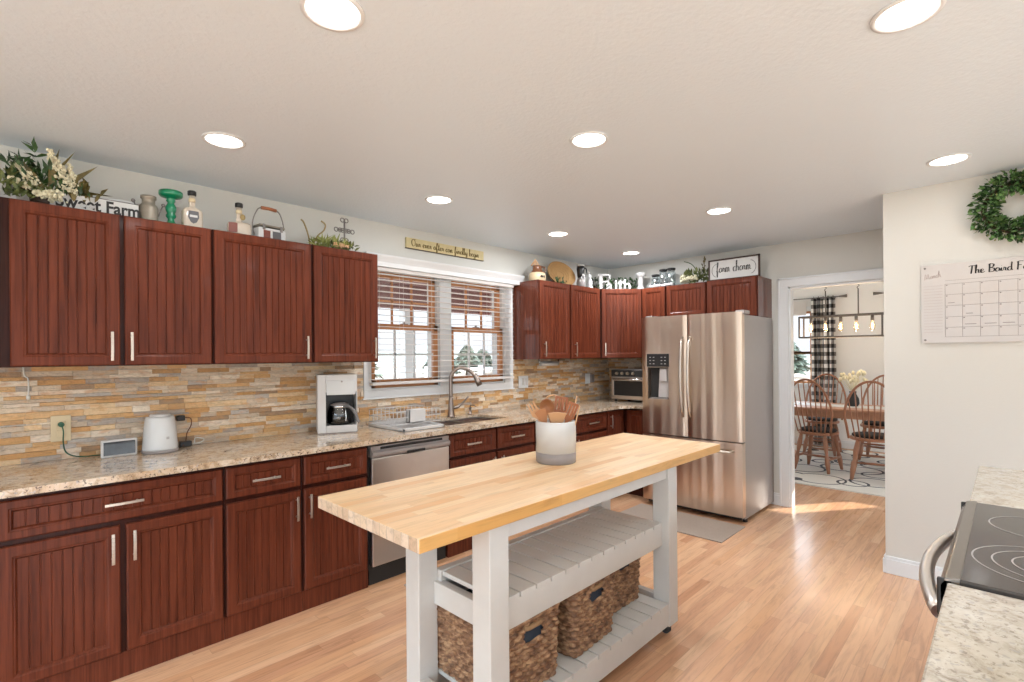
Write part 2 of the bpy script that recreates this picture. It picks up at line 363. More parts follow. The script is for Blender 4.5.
def thing(name, label, cat, loc=(0, 0, 0), rot=0, group=None):
    o = bpy.data.objects.new(name, None); col.objects.link(o); o.location = loc; o.rotation_euler = (0, 0, rot)
    o.empty_display_size = .05; o['label'] = label; o['category'] = cat
    if group: o['group'] = group
    WLOC[o.name] = (Vector(loc), rot)
    return o
def part(name, mb, mat, parent, bevel=0, local=False, label=None, seg=2, world=None):
    """mesh child; verts given in world space unless local=True (then in the thing's own frame)"""
    root = parent
    while root.parent: root = root.parent
    off = None
    if not local: off = WLOC[root.name][0]
    o = link(name, mb, mat, parent, off, bevel, seg)
    if label: o['label'] = label
    return o
def single(name, mb, mat, label, cat, group=None, bevel=0):
    """top-level thing made of one mesh; origin at its base centre"""
    xs = [p.x for p in mb.v]; ys = [p.y for p in mb.v]; zs = [p.z for p in mb.v]
    b = Vector(((min(xs) + max(xs)) / 2, (min(ys) + max(ys)) / 2, min(zs)))
    o = link(name, mb, mat, None, b, bevel); o.location = b; o['label'] = label; o['category'] = cat
    if group: o['group'] = group
    return o
def struct(name, mb, mat, parent=None, bevel=0):
    o = link(name, mb, mat, parent, None, bevel)
    if parent is None: o['kind'] = 'structure'
    return o
def B(*a): return MB().box(*a)
def text_mb(s_, size, ext, bold=0.0, shear=0.0, spacing=1.0):
    c = bpy.data.curves.new('t', 'FONT'); c.body = s_; c.size = size; c.extrude = ext; c.offset = bold; c.shear = shear; c.space_character = spacing
    o = bpy.data.objects.new('t', c); me = bpy.data.meshes.new_from_object(o)
    mb = MB(); mb.add([v.co.copy() for v in me.vertices], [tuple(p.vertices) for p in me.polygons]); bpy.data.objects.remove(o); bpy.data.meshes.remove(me); bpy.data.curves.remove(c)
    return mb
def xform(mb, Mx): mb.v = [Mx @ p for p in mb.v]; return mb
def smoothline(pts, k=4):
    P = [Vector(p) for p in pts]; out = []
    for i in range(len(P) - 1):
        a = P[max(i - 1, 0)]; b = P[i]; c = P[i + 1]; d = P[min(i + 2, len(P) - 1)]
        for j in range(k):
            t = j / k; out.append(.5 * ((2 * b) + (c - a) * t + (2 * a - 5 * b + 4 * c - d) * t * t + (3 * b - a - 3 * c + d) * t ** 3))
    return out + [P[-1]]
G = {  # handwriting strokes: (width, [strokes])
'a': (.42, [[(.33, .36), (.18, .42), (.03, .22), (.12, .01), (.28, .1), (.35, .38), (.34, .1), (.44, .06)]]),
'b': (.38, [[(0, .1), (.12, .6), (.14, .92), (.06, .88), (.05, .4), (.06, .04), (.2, 0), (.3, .18), (.2, .38), (.1, .3), (.38, .32)]]),
'c': (.34, [[(.28, .34), (.17, .42), (.03, .22), (.1, .02), (.24, .02), (.36, .12)]]),
'd': (.44, [[(.32, .36), (.18, .42), (.03, .22), (.12, .01), (.29, .12), (.38, .6), (.38, .92), (.34, .5), (.35, .08), (.46, .06)]]),
'e': (.36, [[(.02, .16), (.22, .24), (.26, .37), (.14, .42), (.03, .22), (.11, .01), (.26, .04), (.38, .14)]]),
'f': (.32, [[(0, .1), (.16, .5), (.25, .88), (.15, .92), (.1, .5), (.08, -.3), (.16, -.34), (.18, .0), (.14, .08), (.34, .12)]]),
'g': (.42, [[(.32, .36), (.18, .42), (.03, .22), (.12, .01), (.28, .1), (.35, .38), (.33, -.2), (.2, -.38), (.1, -.25), (.42, .1)]]),
'h': (.42, [[(0, .1), (.13, .6), (.15, .92), (.07, .88), (.05, .4), (.04, 0)], [(.05, .2), (.18, .42), (.28, .34), (.28, .06), (.42, .06)]]),
'i': (.22, [[(0, .1), (.08, .4), (.08, .08), (.22, .06)], [(.1, .58), (.12, .6)]]),
'l': (.24, [[(0, .1), (.12, .6), (.16, .9), (.07, .88), (.06, .3), (.1, .03), (.24, .08)]]),
'm': (.62, [[(0, .1), (.06, .4), (.06, 0)], [(.06, .25), (.17, .42), (.24, .3), (.24, 0)], [(.24, .25), (.36, .42), (.44, .3), (.44, .06), (.6, .06)]]),
'n': (.44, [[(0, .1), (.06, .4), (.06, 0)], [(.06, .25), (.18, .42), (.27, .3), (.27, .06), (.42, .06)]]),
'o': (.38, [[(.2, .42), (.04, .24), (.12, .01), (.3, .12), (.26, .36), (.18, .42), (.38, .34)]]),
'r': (.32, [[(0, .1), (.07, .42), (.1, .34), (.2, .36), (.18, .08), (.32, .06)]]),
't': (.28, [[(0, .1), (.12, .5), (.13, .8), (.1, .3), (.13, .03), (.28, .08)], [(.0, .5), (.26, .54)]]),
'u': (.44, [[(0, .3), (.06, .4), (.05, .1), (.15, .01), (.28, .15), (.31, .4), (.3, .08), (.44, .06)]]),
'v': (.36, [[(0, .3), (.06, .4), (.12, .04), (.26, .12), (.26, .4), (.36, .34)]]),
'w': (.5, [[(0, .3), (.06, .4), (.08, .03), (.22, .12), (.24, .36), (.26, .03), (.4, .12), (.42, .4), (.5, .34)]]),
'y': (.42, [[(0, .3), (.06, .4), (.06, .1), (.2, .03), (.31, .4), (.28, -.2), (.16, -.36), (.08, -.2), (.42, .1)]]),
'O': (.66, [[(.35, .9), (.08, .7), (.06, .25), (.28, 0), (.52, .2), (.54, .65), (.35, .9), (.45, .8), (.62, .9)]]),
'T': (.55, [[(0, .78), (.2, .9), (.58, .86)], [(.3, .88), (.26, .4), (.2, .0)]]),
'B': (.55, [[(.12, .92), (.1, .4), (.08, 0)], [(.0, .78), (.2, .95), (.45, .82), (.36, .55), (.14, .5), (.48, .38), (.42, .05), (.04, .02)]]),
'F': (.5, [[(.12, .88), (.1, .4), (.06, 0)], [(.0, .8), (.2, .92), (.52, .88)], [(.04, .48), (.38, .52)]]),
'M': (.8, [[(0, 0), (.1, .85), (.22, .7), (.3, .1), (.42, .6), (.52, .86), (.6, .3), (.72, .02)]]),
' ': (.3, []),
}
def script(mb, s_, h, r, T, fat=1.0):
    """strokes drawn in plane given by T((x,z)) -> 3D; h = ascender height"""
    x = 0
    for ch in s_:
        w, st = G[ch]
        for k in st:
            pts = smoothline([(x + a * h, b * h, 0) for a, b in k], 3)
            rr = []
            for i, p in enumerate(pts):
                d = pts[min(i + 1, len(pts) - 1)] - pts[max(i - 1, 0)]
                rr.append(r * (1 + fat * (0.9 if d.y < -abs(d.x) * .8 else 0)))
            mb.tube([T(p.x, p.y) for p in pts], rr, 5)
        x += w * h
    return x
def scriptw(s_, h): return sum(G[c][0] for c in s_) * h

# ---------------------------------------------------------------- room shell
W, WS, XF, XC, CEIL = 3.417, 3.396, 5.119, 4.013, 2.442
X0, Y0 = -3.2, -3.2
XD = 8.85
struct('floor', B(X0, Y0, -.06, XD, W, 0), M['floor'])
struct('ceiling', B(X0, Y0, CEIL, XD, W, CEIL + .1), M['ceiling'])
# kitchen windows on the left wall
WIN = [(1.950, 2.590), (2.712, 3.352)]; WZ0, WZ1 = 1.165, 2.088
w = MB()
w.box(X0, W, 0, 5.9, W + .15, WZ0); w.box(X0, W, WZ1, 5.9, W + .15, CEIL)
w.box(X0, W, WZ0, WIN[0][0], W + .15, WZ1); w.box(WIN[0][1], W, WZ0, WIN[1][0], W + .15, WZ1); w.box(WIN[1][1], W, WZ0, 5.9, W + .15, WZ1)
w.box(5.9, W, 0, 6.2, W + .15, CEIL); w.box(6.2, W, 0, 8.5, W + .15, .7); w.box(6.2, W, 2.2, 8.5, W + .15, CEIL); w.box(8.5, W, 0, XD, W + .15, CEIL)  # wide unseen opening added to brighten the dining room
struct('wall_left', w, M['wall'])
DJ0, DJ1, DZ = .64, 1.452, 2.03
w = MB(); w.box(XF, DJ1, 0, XF + .09, W, CEIL); w.box(XF, .55, DZ, XF + .09, DJ1, CEIL); w.box(XF, .55, 0, XF + .09, DJ0, DZ); w.box(XF, Y0, 0, XF + .09, .55, CEIL)
struct('wall_far', w, M['wall'])
struct('wall_calendar', B(XC, Y0, 0, XF, .577, CEIL), M['wall'])
# dining room far wall with a window and an unseen slit added for the sun
DW = [(2.18, 3.10, .95, 2.08), (-1.45, -1.08, 1.57, 2.05)]
w = MB(); w.box(XD, 3.10, 0, XD + .15, W + .15, CEIL)
w.box(XD, 2.18, 0, XD + .15, 3.10, .95); w.box(XD, 2.18, 2.08, XD + .15, 3.10, CEIL); w.box(XD, -1.08, 0, XD + .15, 2.18, CEIL)
w.box(XD, -1.45, 0, XD + .15, -1.08, 1.57); w.box(XD, -1.45, 2.05, XD + .15, -1.08, CEIL); w.box(XD, Y0, 0, XD + .15, -1.45, CEIL)
struct('wall_dining', w, M['dwall'])
# back of the kitchen, behind the camera: big unseen openings added to let daylight in
w = MB(); w.box(X0 - .15, Y0, 2.25, X0, W + .15, CEIL); w.box(X0 - .15, Y0, 0, X0, -2.6, 2.25); w.box(X0 - .15, 2.6, 0, X0, W + .15, 2.25)
struct('wall_back', w, M['wall'])
w = MB(); w.box(X0, Y0 - .15, 2.25, XD + .15, Y0, CEIL); w.box(3.4, Y0 - .15, 0, 5.7, Y0, 2.25); w.box(8.5, Y0 - .15, 0, XD + .15, Y0, 2.25); w.box(X0 - .15, Y0 - .15, 0, -2.7, Y0, 2.25)  # unseen side openings, added as daylight fill for kitchen and dining
struct('wall_right', w, M['wall'])
# baseboards
def baseb(name, x0, y0, x1, y1, nx, ny):
    m = MB(); t = .014
    m.box(x0, y0, 0, x1 + nx * t, y1 + ny * t, .092); m.box(x0, y0, .092, x1 + nx * t * .6, y1 + ny * t * .6, .112)
    struct(name, m, M['trim'], bevel=.003)
baseb('baseboard_calendar', XC, Y0, XC, .577, -1, 0)
baseb('baseboard_return', XC - .014, .577, XF, .577, 0, 1)
baseb('baseboard_far', XF, 1.533, XF, 1.70, -1, 0)
baseb('baseboard_dining', XD, Y0, XD, 3.4, -1, 0)
# doorway casing (cased opening)
d = MB(); c0, c1 = DJ0 - .08, DJ1 + .082
for (a, b) in ((DJ1, c1), (max(c0, .591), DJ0)):
    d.box(XF - .018, a, 0, XF, b, DZ); d.box(XF + .09, a, 0, XF + .106, b, DZ)
d.box(XF - .026, c1 - .014, 0, XF, c1, DZ + .085)
d.box(XF - .018, max(c0, .591), DZ, XF, c1, DZ + .085); d.box(XF - .026, max(c0, .591), DZ + .07, XF, c1, DZ + .085)
d.box(XF, DJ1 - .018, 0, XF + .09, DJ1, DZ); d.box(XF, DJ0, 0, XF + .09, DJ0 + .018, DZ); d.box(XF, DJ0, DZ - .018, XF + .09, DJ1, DZ)
struct('trim_1', d, M['trim'], bevel=.002)

# stacked stone backsplash: strips of random length, colour by face attribute
def stonewall(name, rects, plane, out):
    """rects (u0,u1,z0,z1) on a wall; plane 'x': u is world x on wall y=W; plane 'y': u is world y on wall x=XF"""
    m = MB(); rn = []
    for (u0, u1, z0, z1) in rects:
        z = z0
        while z < z1 - .002:
            h = min(random.choice((.018, .022, .026, .034, .026)), z1 - z)
            u = u0 - random.uniform(0, .1)
            while u < u1:
                L = random.uniform(.05, .22); a, b = max(u, u0), min(u + L, u1)
                if b - a > .002:
                    t = out + random.uniform(-.006, .003)
                    if plane == 'x': m.box(a + .0004, W - t, z + .0006, b - .0004, W, z + h - .0006)
                    else: m.box(XF - t, a + .0004, z + .0006, XF, b - .0004, z + h - .0006)
                    r = random.random(); rn += [r] * 6
                u += L
            z += h
    o = struct(name, m, M['stone'])
    at = o.data.attributes.new('rnd', 'FLOAT', 'FACE'); at.data.foreach_set('value', rn)
stonewall('trim_2', [(-.62, 5.10, .914, 1.104), (-.62, 1.885, 1.104, 1.383), (3.463, 5.10, 1.104, 1.383)], 'x', .021)
stonewall('trim_3', [(2.47, 3.396, .914, 1.383)], 'y', .021)

# kitchen windows
def window(idx, x0, x1):
    e = bpy.data.objects.new('window_%d' % idx, None); col.objects.link(e); e['kind'] = 'structure'
    j = MB(); t = .004
    j.box(x0, W, WZ0, x0 + t, W + .15, WZ1); j.box(x1 - t, W, WZ0, x1, W + .15, WZ1); j.box(x0, W, WZ1 - t, x1, W + .15, WZ1); j.box(x0, W - .01, WZ0 - .0, x1, W + .15, WZ0 + .015)
    link('window_jamb', j, M['trim'], e)
    a, b = x0 + t, x1 - t; zm = 1.650
    def sash(nm, y, z0, z1, st, rb, rt):
        s = MB(); s.box(a, y, z0, a + st, y + .035, z1); s.box(b - st, y, z0, b, y + .035, z1); s.box(a, y, z0, b, y + .035, z0 + rb); s.box(a, y, z1 - rt, b, y + .035, z1)
        o = link(nm, s, M['sash'], e, bevel=.002)
        g = MB().box(a + st, y + .014, z0 + rb, b - st, y + .018, z1 - rt); link('pane', g, M['glass'], o)
        mu = MB(); zc = (z0 + rb + z1 - rt) / 2
        for k in (1, 2):
            xx = a + st + (b - a - 2 * st) * k / 3; mu.box(xx - .007, y + .008, z0 + rb, xx + .007, y + .026, z1 - rt)
        mu.box(a + st, y + .008, zc - .007, b - st, y + .026, zc + .007)
        link('muntins', mu, M['sash'] if nm == 'upper_sash' else M['trim'], o)
    sash('upper_sash', W + .038, zm - .02, WZ1 - t, .042, .04, .05)
    sash('lower_sash', W + .002, WZ0 + .015, zm + .022, .042, .062, .042)
    lk = MB().box((a + b) / 2 - .03, W + .012, zm + .022, (a + b) / 2 + .03, W + .040, zm + .03).cyl(((a + b) / 2, W + .026, zm + .03), ((a + b) / 2, W + .026, zm + .042), .01)
    link('sash_lock', lk, M['faucet'], e)
for i, (a, b) in enumerate(WIN): window(i + 1, a, b)
# casing and crown head shared by the two windows
c = MB(); cy0 = WS - .004
c.box(1.888, cy0, 1.165, 1.950, W, 2.090); c.box(3.352, cy0, 1.165, 3.46, W, 2.090); c.box(2.590, cy0, 1.165, 2.712, W, 2.090)
c.box(1.888, cy0, 1.112, 3.46, W, 1.165); c.box(1.876, cy0 - .008, 1.100, 3.470, W, 1.112)
c.prism([(1.86, W, 2.090), (1.86, cy0 - .072, 2.090), (1.86, cy0 - .072, 2.125), (1.86, cy0 - .080, 2.140), (1.86, cy0 - .096, 2.165), (1.86, cy0 - .100, 2.178), (1.86, W, 2.178)], (1.665, 0, 0))
struct('trim_4', c, M['trim'], bevel=.002)
# blinds
def blind(x0, x1, lab):
    y = cy0 - .034; zb = 1.205
    t = thing('window_blind', lab, 'blind', ((x0 + x1) / 2, y, zb))
    part('head_rail', B(x0, y - .026, 2.060, x1, y + .024, 2.088), M['slat'], t, .002)
    m = MB(); z = 1.250; i = 0
    while z < 2.05:
        m.add([(x0, y - .024, z - .0005), (x1, y - .024, z - .0005), (x1, y, z + .001), (x0, y, z + .001), (x0, y + .024, z - .0005), (x1, y + .024, z - .0005),
               (x0, y - .024, z - .0030), (x1, y - .024, z - .0030), (x1, y, z - .0015), (x0, y, z - .0015), (x0, y + .024, z - .0030), (x1, y + .024, z - .0030)],
              [(0, 1, 2, 3), (3, 2, 5, 4), (7, 6, 9, 8), (8, 9, 10, 11), (0, 6, 7, 1), (4, 5, 11, 10), (0, 3, 9, 6), (3, 4, 10, 9), (1, 7, 8, 2), (2, 8, 11, 5)])
        z += .044
    part('slats', m, M['slat'], t)
    part('bottom_rail', B(x0, y - .025, zb, x1, y + .022, zb + .022), M['slat'], t, .003)
    for k in (.04, .18, .36, .62, .80, .96):
        xx = x0 + (x1 - x0) * k; m = MB()
        m.tube([(xx, y - .0262, zb + .02), (xx, y - .0262, 2.06)], .0012, 4); m.tube([(xx, y + .0258, zb + .02), (xx, y + .0258, 2.06)], .0012, 4)
        part('ladder_cord', m, M['cordw'], t)
    m = MB(); m.tube([(x1 - .05, y - .032, 1.42), (x1 - .05, y - .032, 2.06)], .002, 5); m.lathe([(.003, 0), (.007, .01), (.005, .04), (.002, .045)], (x1 - .05, y - .032, 1.38), 8)
    part('pull_cord', m, M['cordw'], t)
blind(1.925, 3.415, 'wide white slat blind covering both sink windows')

# ---------------------------------------------------------------- cabinets
def door_mb(x0, x1, z0, z1, fw=.046, pitch=.035, beads=True, t=.02):
    m = MB(); rings = [(0, 0), (0, -t + .005), (.005, -t), (fw - .005, -t), (fw, -t + .003), (fw + .004, -t + .003), (fw + .011, -.008), (fw + .011, -.010)]
    vs = []
    for d, y in rings: vs += [(x0 + d, y, z0 + d), (x1 - d, y, z0 + d), (x1 - d, y, z1 - d), (x0 + d, y, z1 - d)]
    fs = [(4 * i + j, 4 * i + (j + 1) % 4, 4 * i + 4 + (j + 1) % 4, 4 * i + 4 + j) for i in range(len(rings) - 1) for j in range(4)] + [(3, 2, 1, 0)]
    m.add(vs, fs)
    d = fw + .011; a, b, c0, c1 = x0 + d, x1 - d, z0 + d, z1 - d
    n = max(1, round((b - a) / pitch)) if beads else 1
    g = .0034; pr = [(a, -.010)]
    for i in range(1, n):
        xx = a + (b - a) * i / n; pr += [(xx - g, -.010), (xx - g * .5, -.0060), (xx + g * .5, -.0060), (xx + g, -.010)]
    pr.append((b, -.010)); k = len(pr)
    m.add([(x, y, c0) for x, y in pr] + [(x, y, c1) for x, y in pr], [(i, i + 1, k + i + 1, k + i) for i in range(k - 1)])
    m.box(a, -.003, c0, b, -.001, c1)
    return m
def pull_mb(p0, p1, y=-.02):
    """flat bar pull between p0 and p1 (x,z)"""
    m = MB(); x0, z0 = p0; x1, z1 = p1; v = abs(z1 - z0) > abs(x1 - x0); yo = y - .027
    L = math.hypot(x1 - x0, z1 - z0); dx, dz = (x1 - x0) / L, (z1 - z0) / L; wd = .006
    pts = []
    for k in range(9):
        t = k / 8; bow = .004 * math.sin(PI * t); pts.append((x0 + dx * L * t, yo - bow, z0 + dz * L * t))
    for a, b in zip(pts[:-1], pts[1:]):
        m.bar(a, b, .012 if not v else .012, .006, up=(0, 1, 0) if True else None)
    for t in (.16, .84):
        px, pz = x0 + dx * L * t, z0 + dz * L * t; m.cyl((px, y, pz), (px, yo, pz), .0045, n=8)
    return m
def cabinet(label, loc, rot, w, depth, z0, z1, fronts, cat='cabinet', name='wall_cabinet', group=None, toe=False, body=None, ends=()):
    t = thing(name, label, cat, loc, rot, group)
    b = MB()
    if body: body(b)
    elif toe:
        b.box(0, 0, .105, w, depth, z1); b.box(0, .012, z0, w, depth, .105)
    else: b.box(0, 0, z0, w, depth, z1)
    part('carcass', b, M['cherry_shade'], t, .002, local=True)
    if ends or toe:
        b = MB()
        for xx in ends: b.box(xx - .001, -.001, z0 - .001, xx + .001, depth, z1 + .001)
        if toe: b.box(0, -.001, 0, w, .012, .112)
        if b.v: part('end_panel' if ends else 'toe_board', b, M['gloss'] if ends else M['cherry'], t, local=True)
    for f in fronts:
        kind, a, c, p, q, h = f
        o = part(kind, door_mb(a, c, p, q, .046 if kind == 'door' else .036), M['cherry'], t, local=True)
        if h: part('handle', pull_mb(h[0], h[1]), M['nickel'], o, .0015, local=True)
    return t
ZB, ZT = 1.383, 2.118
YU, YB = 3.083, 2.820
du = W - YU; db = W - YB
UG = 'cherry wall cabinets'; BG = 'cherry base cabinets'
def up(x0, x1, fr, lab, ends=()):
    fr = [('door', a - x0, b - x0, ZB + .004, ZT - .004, None if h is None else ((h - x0, 1.408), (h - x0, 1.546))) for a, b, h in fr]
    return cabinet(lab, (x0, YU, 0), 0, x1 - x0, du, ZB, ZT, fr, group=UG, ends=ends)
up(-.46, -.006, [(-.45, -.004, -.05)], 'cherry wall cabinet mostly cut off by the left photo edge')
up(-.004, .814, [(.034, .413, .379), (.432, .808, .455)], 'two-door cherry wall cabinet above the outlet, at the left end')
up(.816, 1.362, [(.822, 1.356, 1.320)], 'wide single-door cherry wall cabinet under the bottle and handled tin')
up(1.364, 1.822, [(1.374, 1.816, 1.780)], 'cherry wall cabinet left of the window above the coffee maker', ends=(1.822 - 1.364,))
up(3.486, 3.938, [(3.492, 3.926, 3.535)], 'cherry wall cabinet just right of the window, jug on top', ends=(0,))
up(3.940, 4.470, [(3.955, 4.440, 4.000)], 'cherry wall cabinet between window-side cabinet and diagonal corner cabinet')
s2 = math.sqrt(.5); dl = .444
def diag(b):
    pts = [(0, 0), (dl, 0), (dl + (XF - 4.784) * s2, (XF - 4.784) * s2), ]
    # pentagon: front edge, then the two wall returns to the room corner
    inv = Matrix.Rotation(PI / 4, 3, 'Z')
    world = [(4.47, YU), (4.784, 2.769), (XF, 2.769), (XF, W), (4.47, W)]
    loc = [inv @ Vector((x - 4.47, y - YU, 0)) for x, y in world]
    b.prism([(p.x, p.y, ZB) for p in loc], (0, 0, ZT - ZB))
cabinet('diagonal corner cherry wall cabinet with a plain two-tone panel, word decoration on top', (4.47, YU, 0), -PI / 4, dl, .3, ZB, ZT,
        [('door', .010, dl - .010, ZB + .004, ZT - .004, ((.045, 1.408), (.045, 1.546)))], group=UG, body=diag)
def farup(y0, y1, xf, z0, z1, h, lab, ends=()):
    w = y0 - y1
    return cabinet(lab, (xf, y0, 0), -PI / 2, w, XF - xf, z0, z1, [('door', .008, w - .008, z0 + .004, z1 - .004, h)], group=UG, ends=ends)
farup(2.768, 2.492, 4.784, ZB, ZT, ((.040, 1.408), (.040, 1.546)), 'narrow cherry wall cabinet beside the fridge top, above the toaster oven')
farup(2.490, 2.068, 4.784, 1.79, ZT, None, 'short cherry cabinet over the left fridge door, flowers on top')
farup(2.060, 1.596, 4.755, 1.755, ZT, None, 'short cherry cabinet over the right fridge door, framed sign on top', ends=(2.060 - 1.596,))

def base(x0, x1, fr, lab):
    fr2 = []
    for kind, a, b, p, q, h in fr:
        hh = None
        if h: hh = ((h[0] - x0, h[1]), (h[2] - x0, h[3]))
        fr2.append((kind, a - x0, b - x0, p, q, hh))
    return cabinet(lab, (x0, YB, 0), 0, x1 - x0, db, 0, .882, fr2, name='base_cabinet', group=BG, toe=True)
DR0, DR1, DD0, DD1 = .705, .862, .118, .682
def hv(x): return (x, .522, x, .655)
def hh(a, b): return (a, .783, b, .783)
base(-.62, -.025, [('drawer', -.61, -.035, DR0, DR1, hh(-.39, -.25)), ('door', -.61, -.035, DD0, DD1, hv(-.07))], 'cherry base cabinet at the far left counter end')
base(-.022, .788, [('drawer', -.010, .780, DR0, DR1, hh(.316, .455)), ('door', -.010, .372, DD0, DD1, hv(.344)), ('door', .394, .780, DD0, DD1, hv(.420))],
     'double-door cherry base cabinet with one wide drawer, below the smart display')
base(.790, 1.179, [('drawer', .797, 1.170, DR0, DR1, hh(.912, 1.052)), ('door', .797, 1.170, DD0, DD1, hv(1.143))], 'cherry base cabinet, one drawer, handle on the door right edge')
base(1.181, 1.586, [('drawer', 1.190, 1.576, DR0, DR1, hh(1.306, 1.453)), ('door', 1.190, 1.576, DD0, DD1, hv(1.217))], 'cherry base cabinet directly left of the dishwasher')
base(2.210, 3.112, [('drawer', 2.217, 2.664, DR0, DR1, hh(2.357, 2.492)), ('drawer', 2.684, 3.105, DR0, DR1, hh(2.806, 2.955)),
                    ('door', 2.217, 2.664, DD0, DD1, hv(2.63)), ('door', 2.684, 3.105, DD0, DD1, hv(2.72))], 'cherry sink base cabinet right of the dishwasher')
base(3.114, 3.620, [('drawer', 3.122, 3.612, DR0, DR1, hh(3.30, 3.44)), ('door', 3.122, 3.612, DD0, DD1, hv(3.16))], 'cherry base cabinet right of the sink, behind the utensil crock')
base(3.622, 4.168, [('drawer', 3.630, 4.160, DR0, DR1, hh(3.836, 3.996)), ('door', 3.630, 4.160, DD0, DD1, hv(3.67))], 'cherry drawer base cabinet near the corner, right of the crock')
def cornerbody(b):
    b.box(0, 0, .105, .348, db, .882); b.box(.32, -.312, .105, XF - 4.192, db, .882); b.box(0, .012, 0, .35, db, .105); b.box(.33, -.312, 0, XF - 4.192, db, .105)
t = cabinet('L-shaped cherry corner base cabinet under the toaster oven', (4.17, YB, 0), 0, .4, db, 0, .882,
            [('door', .010, .285, DD0, .862, ((.045, .70), (.045, .83)))], name='base_cabinet', group=BG, body=cornerbody)
m = door_mb(0, .225, DD0, .862); xform(m, Matrix.Translation((.32, -.045, 0)) @ Matrix.Rotation(-PI / 2, 4, 'Z'))
part('door', m, M['cherry'], t, local=True)

# counter tops
SX0, SX1, SY0, SY1 = 2.285, 2.915, 2.915, 3.285
CY = 2.752; cz0, cz1 = .884, .914
c = MB()
c.box(-.62, CY, cz0, SX0, WS, cz1); c.box(SX0, CY, cz0, SX1, SY0, cz1); c.box(SX0, SY1, cz0, SX1, WS, cz1); c.box(SX1, CY, cz0, 4.30, WS, cz1)
c.add([], [])
c.prism([(4.30, CY, cz0), (4.43, 2.66, cz0), (4.43, 2.487, cz0), (XF - .021, 2.487, cz0), (XF - .021, WS, cz0), (4.30, WS, cz0)], (0, 0, cz1 - cz0))
single('countertop', c, M['granite'], 'long speckled beige granite countertop under the stone backsplash', 'countertop')
# sink
t = thing('sink', 'stainless undermount double bowl sink below the window', 'sink', ((SX0 + SX1) / 2, 3.1, .70))
def bowl(x0, x1, z):
    m = MB(); t_ = .004
    m.box(x0, SY0, z, x1, SY1, z + t_); m.box(x0, SY0, z, x0 + t_, SY1, .895); m.box(x1 - t_, SY0, z, x1, SY1, .895); m.box(x0, SY0, z, x1, SY0 + t_, .895); m.box(x0, SY1 - t_, z, x1, SY1, .895)
    o = part('bowl', m, M['sinksteel'], t, .001)
    part('drain', MB().lathe([(.042, 0), (.042, .003), (.03, .004), (.025, .001), (0, .001)], ((x0 + x1) / 2, 3.1, z + t_), 20), M['chrome'], o)
bowl(SX0 + .001, 2.555, .72); bowl(2.585, SX1 - .001, .70)
part('divider', B(2.555, SY0, .74, 2.585, SY1, .888), M['sinksteel'], t, .006)
# faucet
fx, fy = 2.63, 3.305
t = thing('faucet', 'brushed nickel gooseneck kitchen faucet behind the sink', 'faucet', (fx, fy, cz1))
part('base', MB().lathe([(.034, 0), (.034, .006), (.028, .012), (.025, .05), (.021, .11), (.018, .15), (.016, .17)], (fx, fy, cz1), 20), M['faucet'], t)
sp = smoothline([(fx, fy, cz1 + .16), (fx, fy, cz1 + .28), (fx + .004, fy - .01, cz1 + .355), (fx + .045, fy - .05, cz1 + .405), (fx + .11, fy - .10, cz1 + .39), (fx + .155, fy - .135, cz1 + .335)], 5)
part('spout', MB().tube(sp, [.0165] * len(sp), 12), M['faucet'], t)
d0 = Vector(sp[-1]); d1 = d0 + Vector((.028, -.022, -.075))
part('spray_head', MB().tube([d0 - (d1 - d0) * .15, d0, d0.lerp(d1, .5), d1], [.015, .019, .023, .025], 14), M['faucet'], t)
part('lever', MB().tube(smoothline([(fx + .02, fy - .01, cz1 + .075), (fx + .055, fy - .03, cz1 + .085), (fx + .10, fy - .05, cz1 + .125), (fx + .135, fy - .065, cz1 + .165)], 4), [.013] * 5 + [.009] * 4 + [.007] * 4, 10), M['faucet'], t)
t = thing('soap_dispenser', 'small nickel soap dispenser behind the right sink bowl', 'soap dispenser', (2.86, 3.33, cz1))
part('body', MB().lathe([(.02, 0), (.02, .006), (.012, .012), (.010, .045), (.013, .05), (.013, .06), (.006, .062)], (2.86, 3.33, cz1), 14), M['faucet'], t)
part('nozzle', MB().tube([(2.86, 3.33, cz1 + .062), (2.86, 3.325, cz1 + .078), (2.87, 3.29, cz1 + .082), (2.874, 3.27, cz1 + .072)], .005, 8), M['faucet'], t)

# dish rack with drain tray
t = thing('dish_rack', 'white wire dish rack with plastic drain tray beside the sink', 'dish rack', (2.06, 3.1, cz1))
TR = (1.885, 2.225, 2.87, 3.33)
m = MB().box(1.885, 2.87, cz1, 2.225, 3.33, cz1 + .006)
for a in ((1.885, 2.87, 1.897, 3.33), (2.213, 2.87, 2.225, 3.33), (1.885, 2.87, 2.225, 2.882), (1.885, 3.318, 2.225, 3.33)): m.box(a[0], a[1], cz1, a[2], a[3], cz1 + .022)
for k in range(8): m.box(1.91 + k * .038, 2.89, cz1 + .006, 1.918 + k * .038, 3.31, cz1 + .010)
part('drain_tray', m, M['white'], t, .002)
m = MB(); x0, x1, y0, y1 = 1.90, 2.30, 3.02, 3.34
for z in (.03, .075, .12):
    m.tube([(x0, y0, cz1 + z), (x1, y0, cz1 + z), (x1, y1, cz1 + z), (x0, y1, cz1 + z)], .0035, 6, closed=True)
for k in range(13):
    xx = x0 + (x1 - x0) * k / 12
    m.tube([(xx, y0, cz1 + .12), (xx, y0, cz1 + .03), (xx, y1, cz1 + .03), (xx, y1, cz1 + .12)], .002, 5)
for k in range(7):
    yy = y0 + (y1 - y0) * k / 6
    m.tube([(x0, yy, cz1 + .12), (x0, yy, cz1 + .03), (x1, yy, cz1 + .03), (x1, yy, cz1 + .12)], .002, 5)
part('wire_basket', m, M['white'], t)
m = MB()
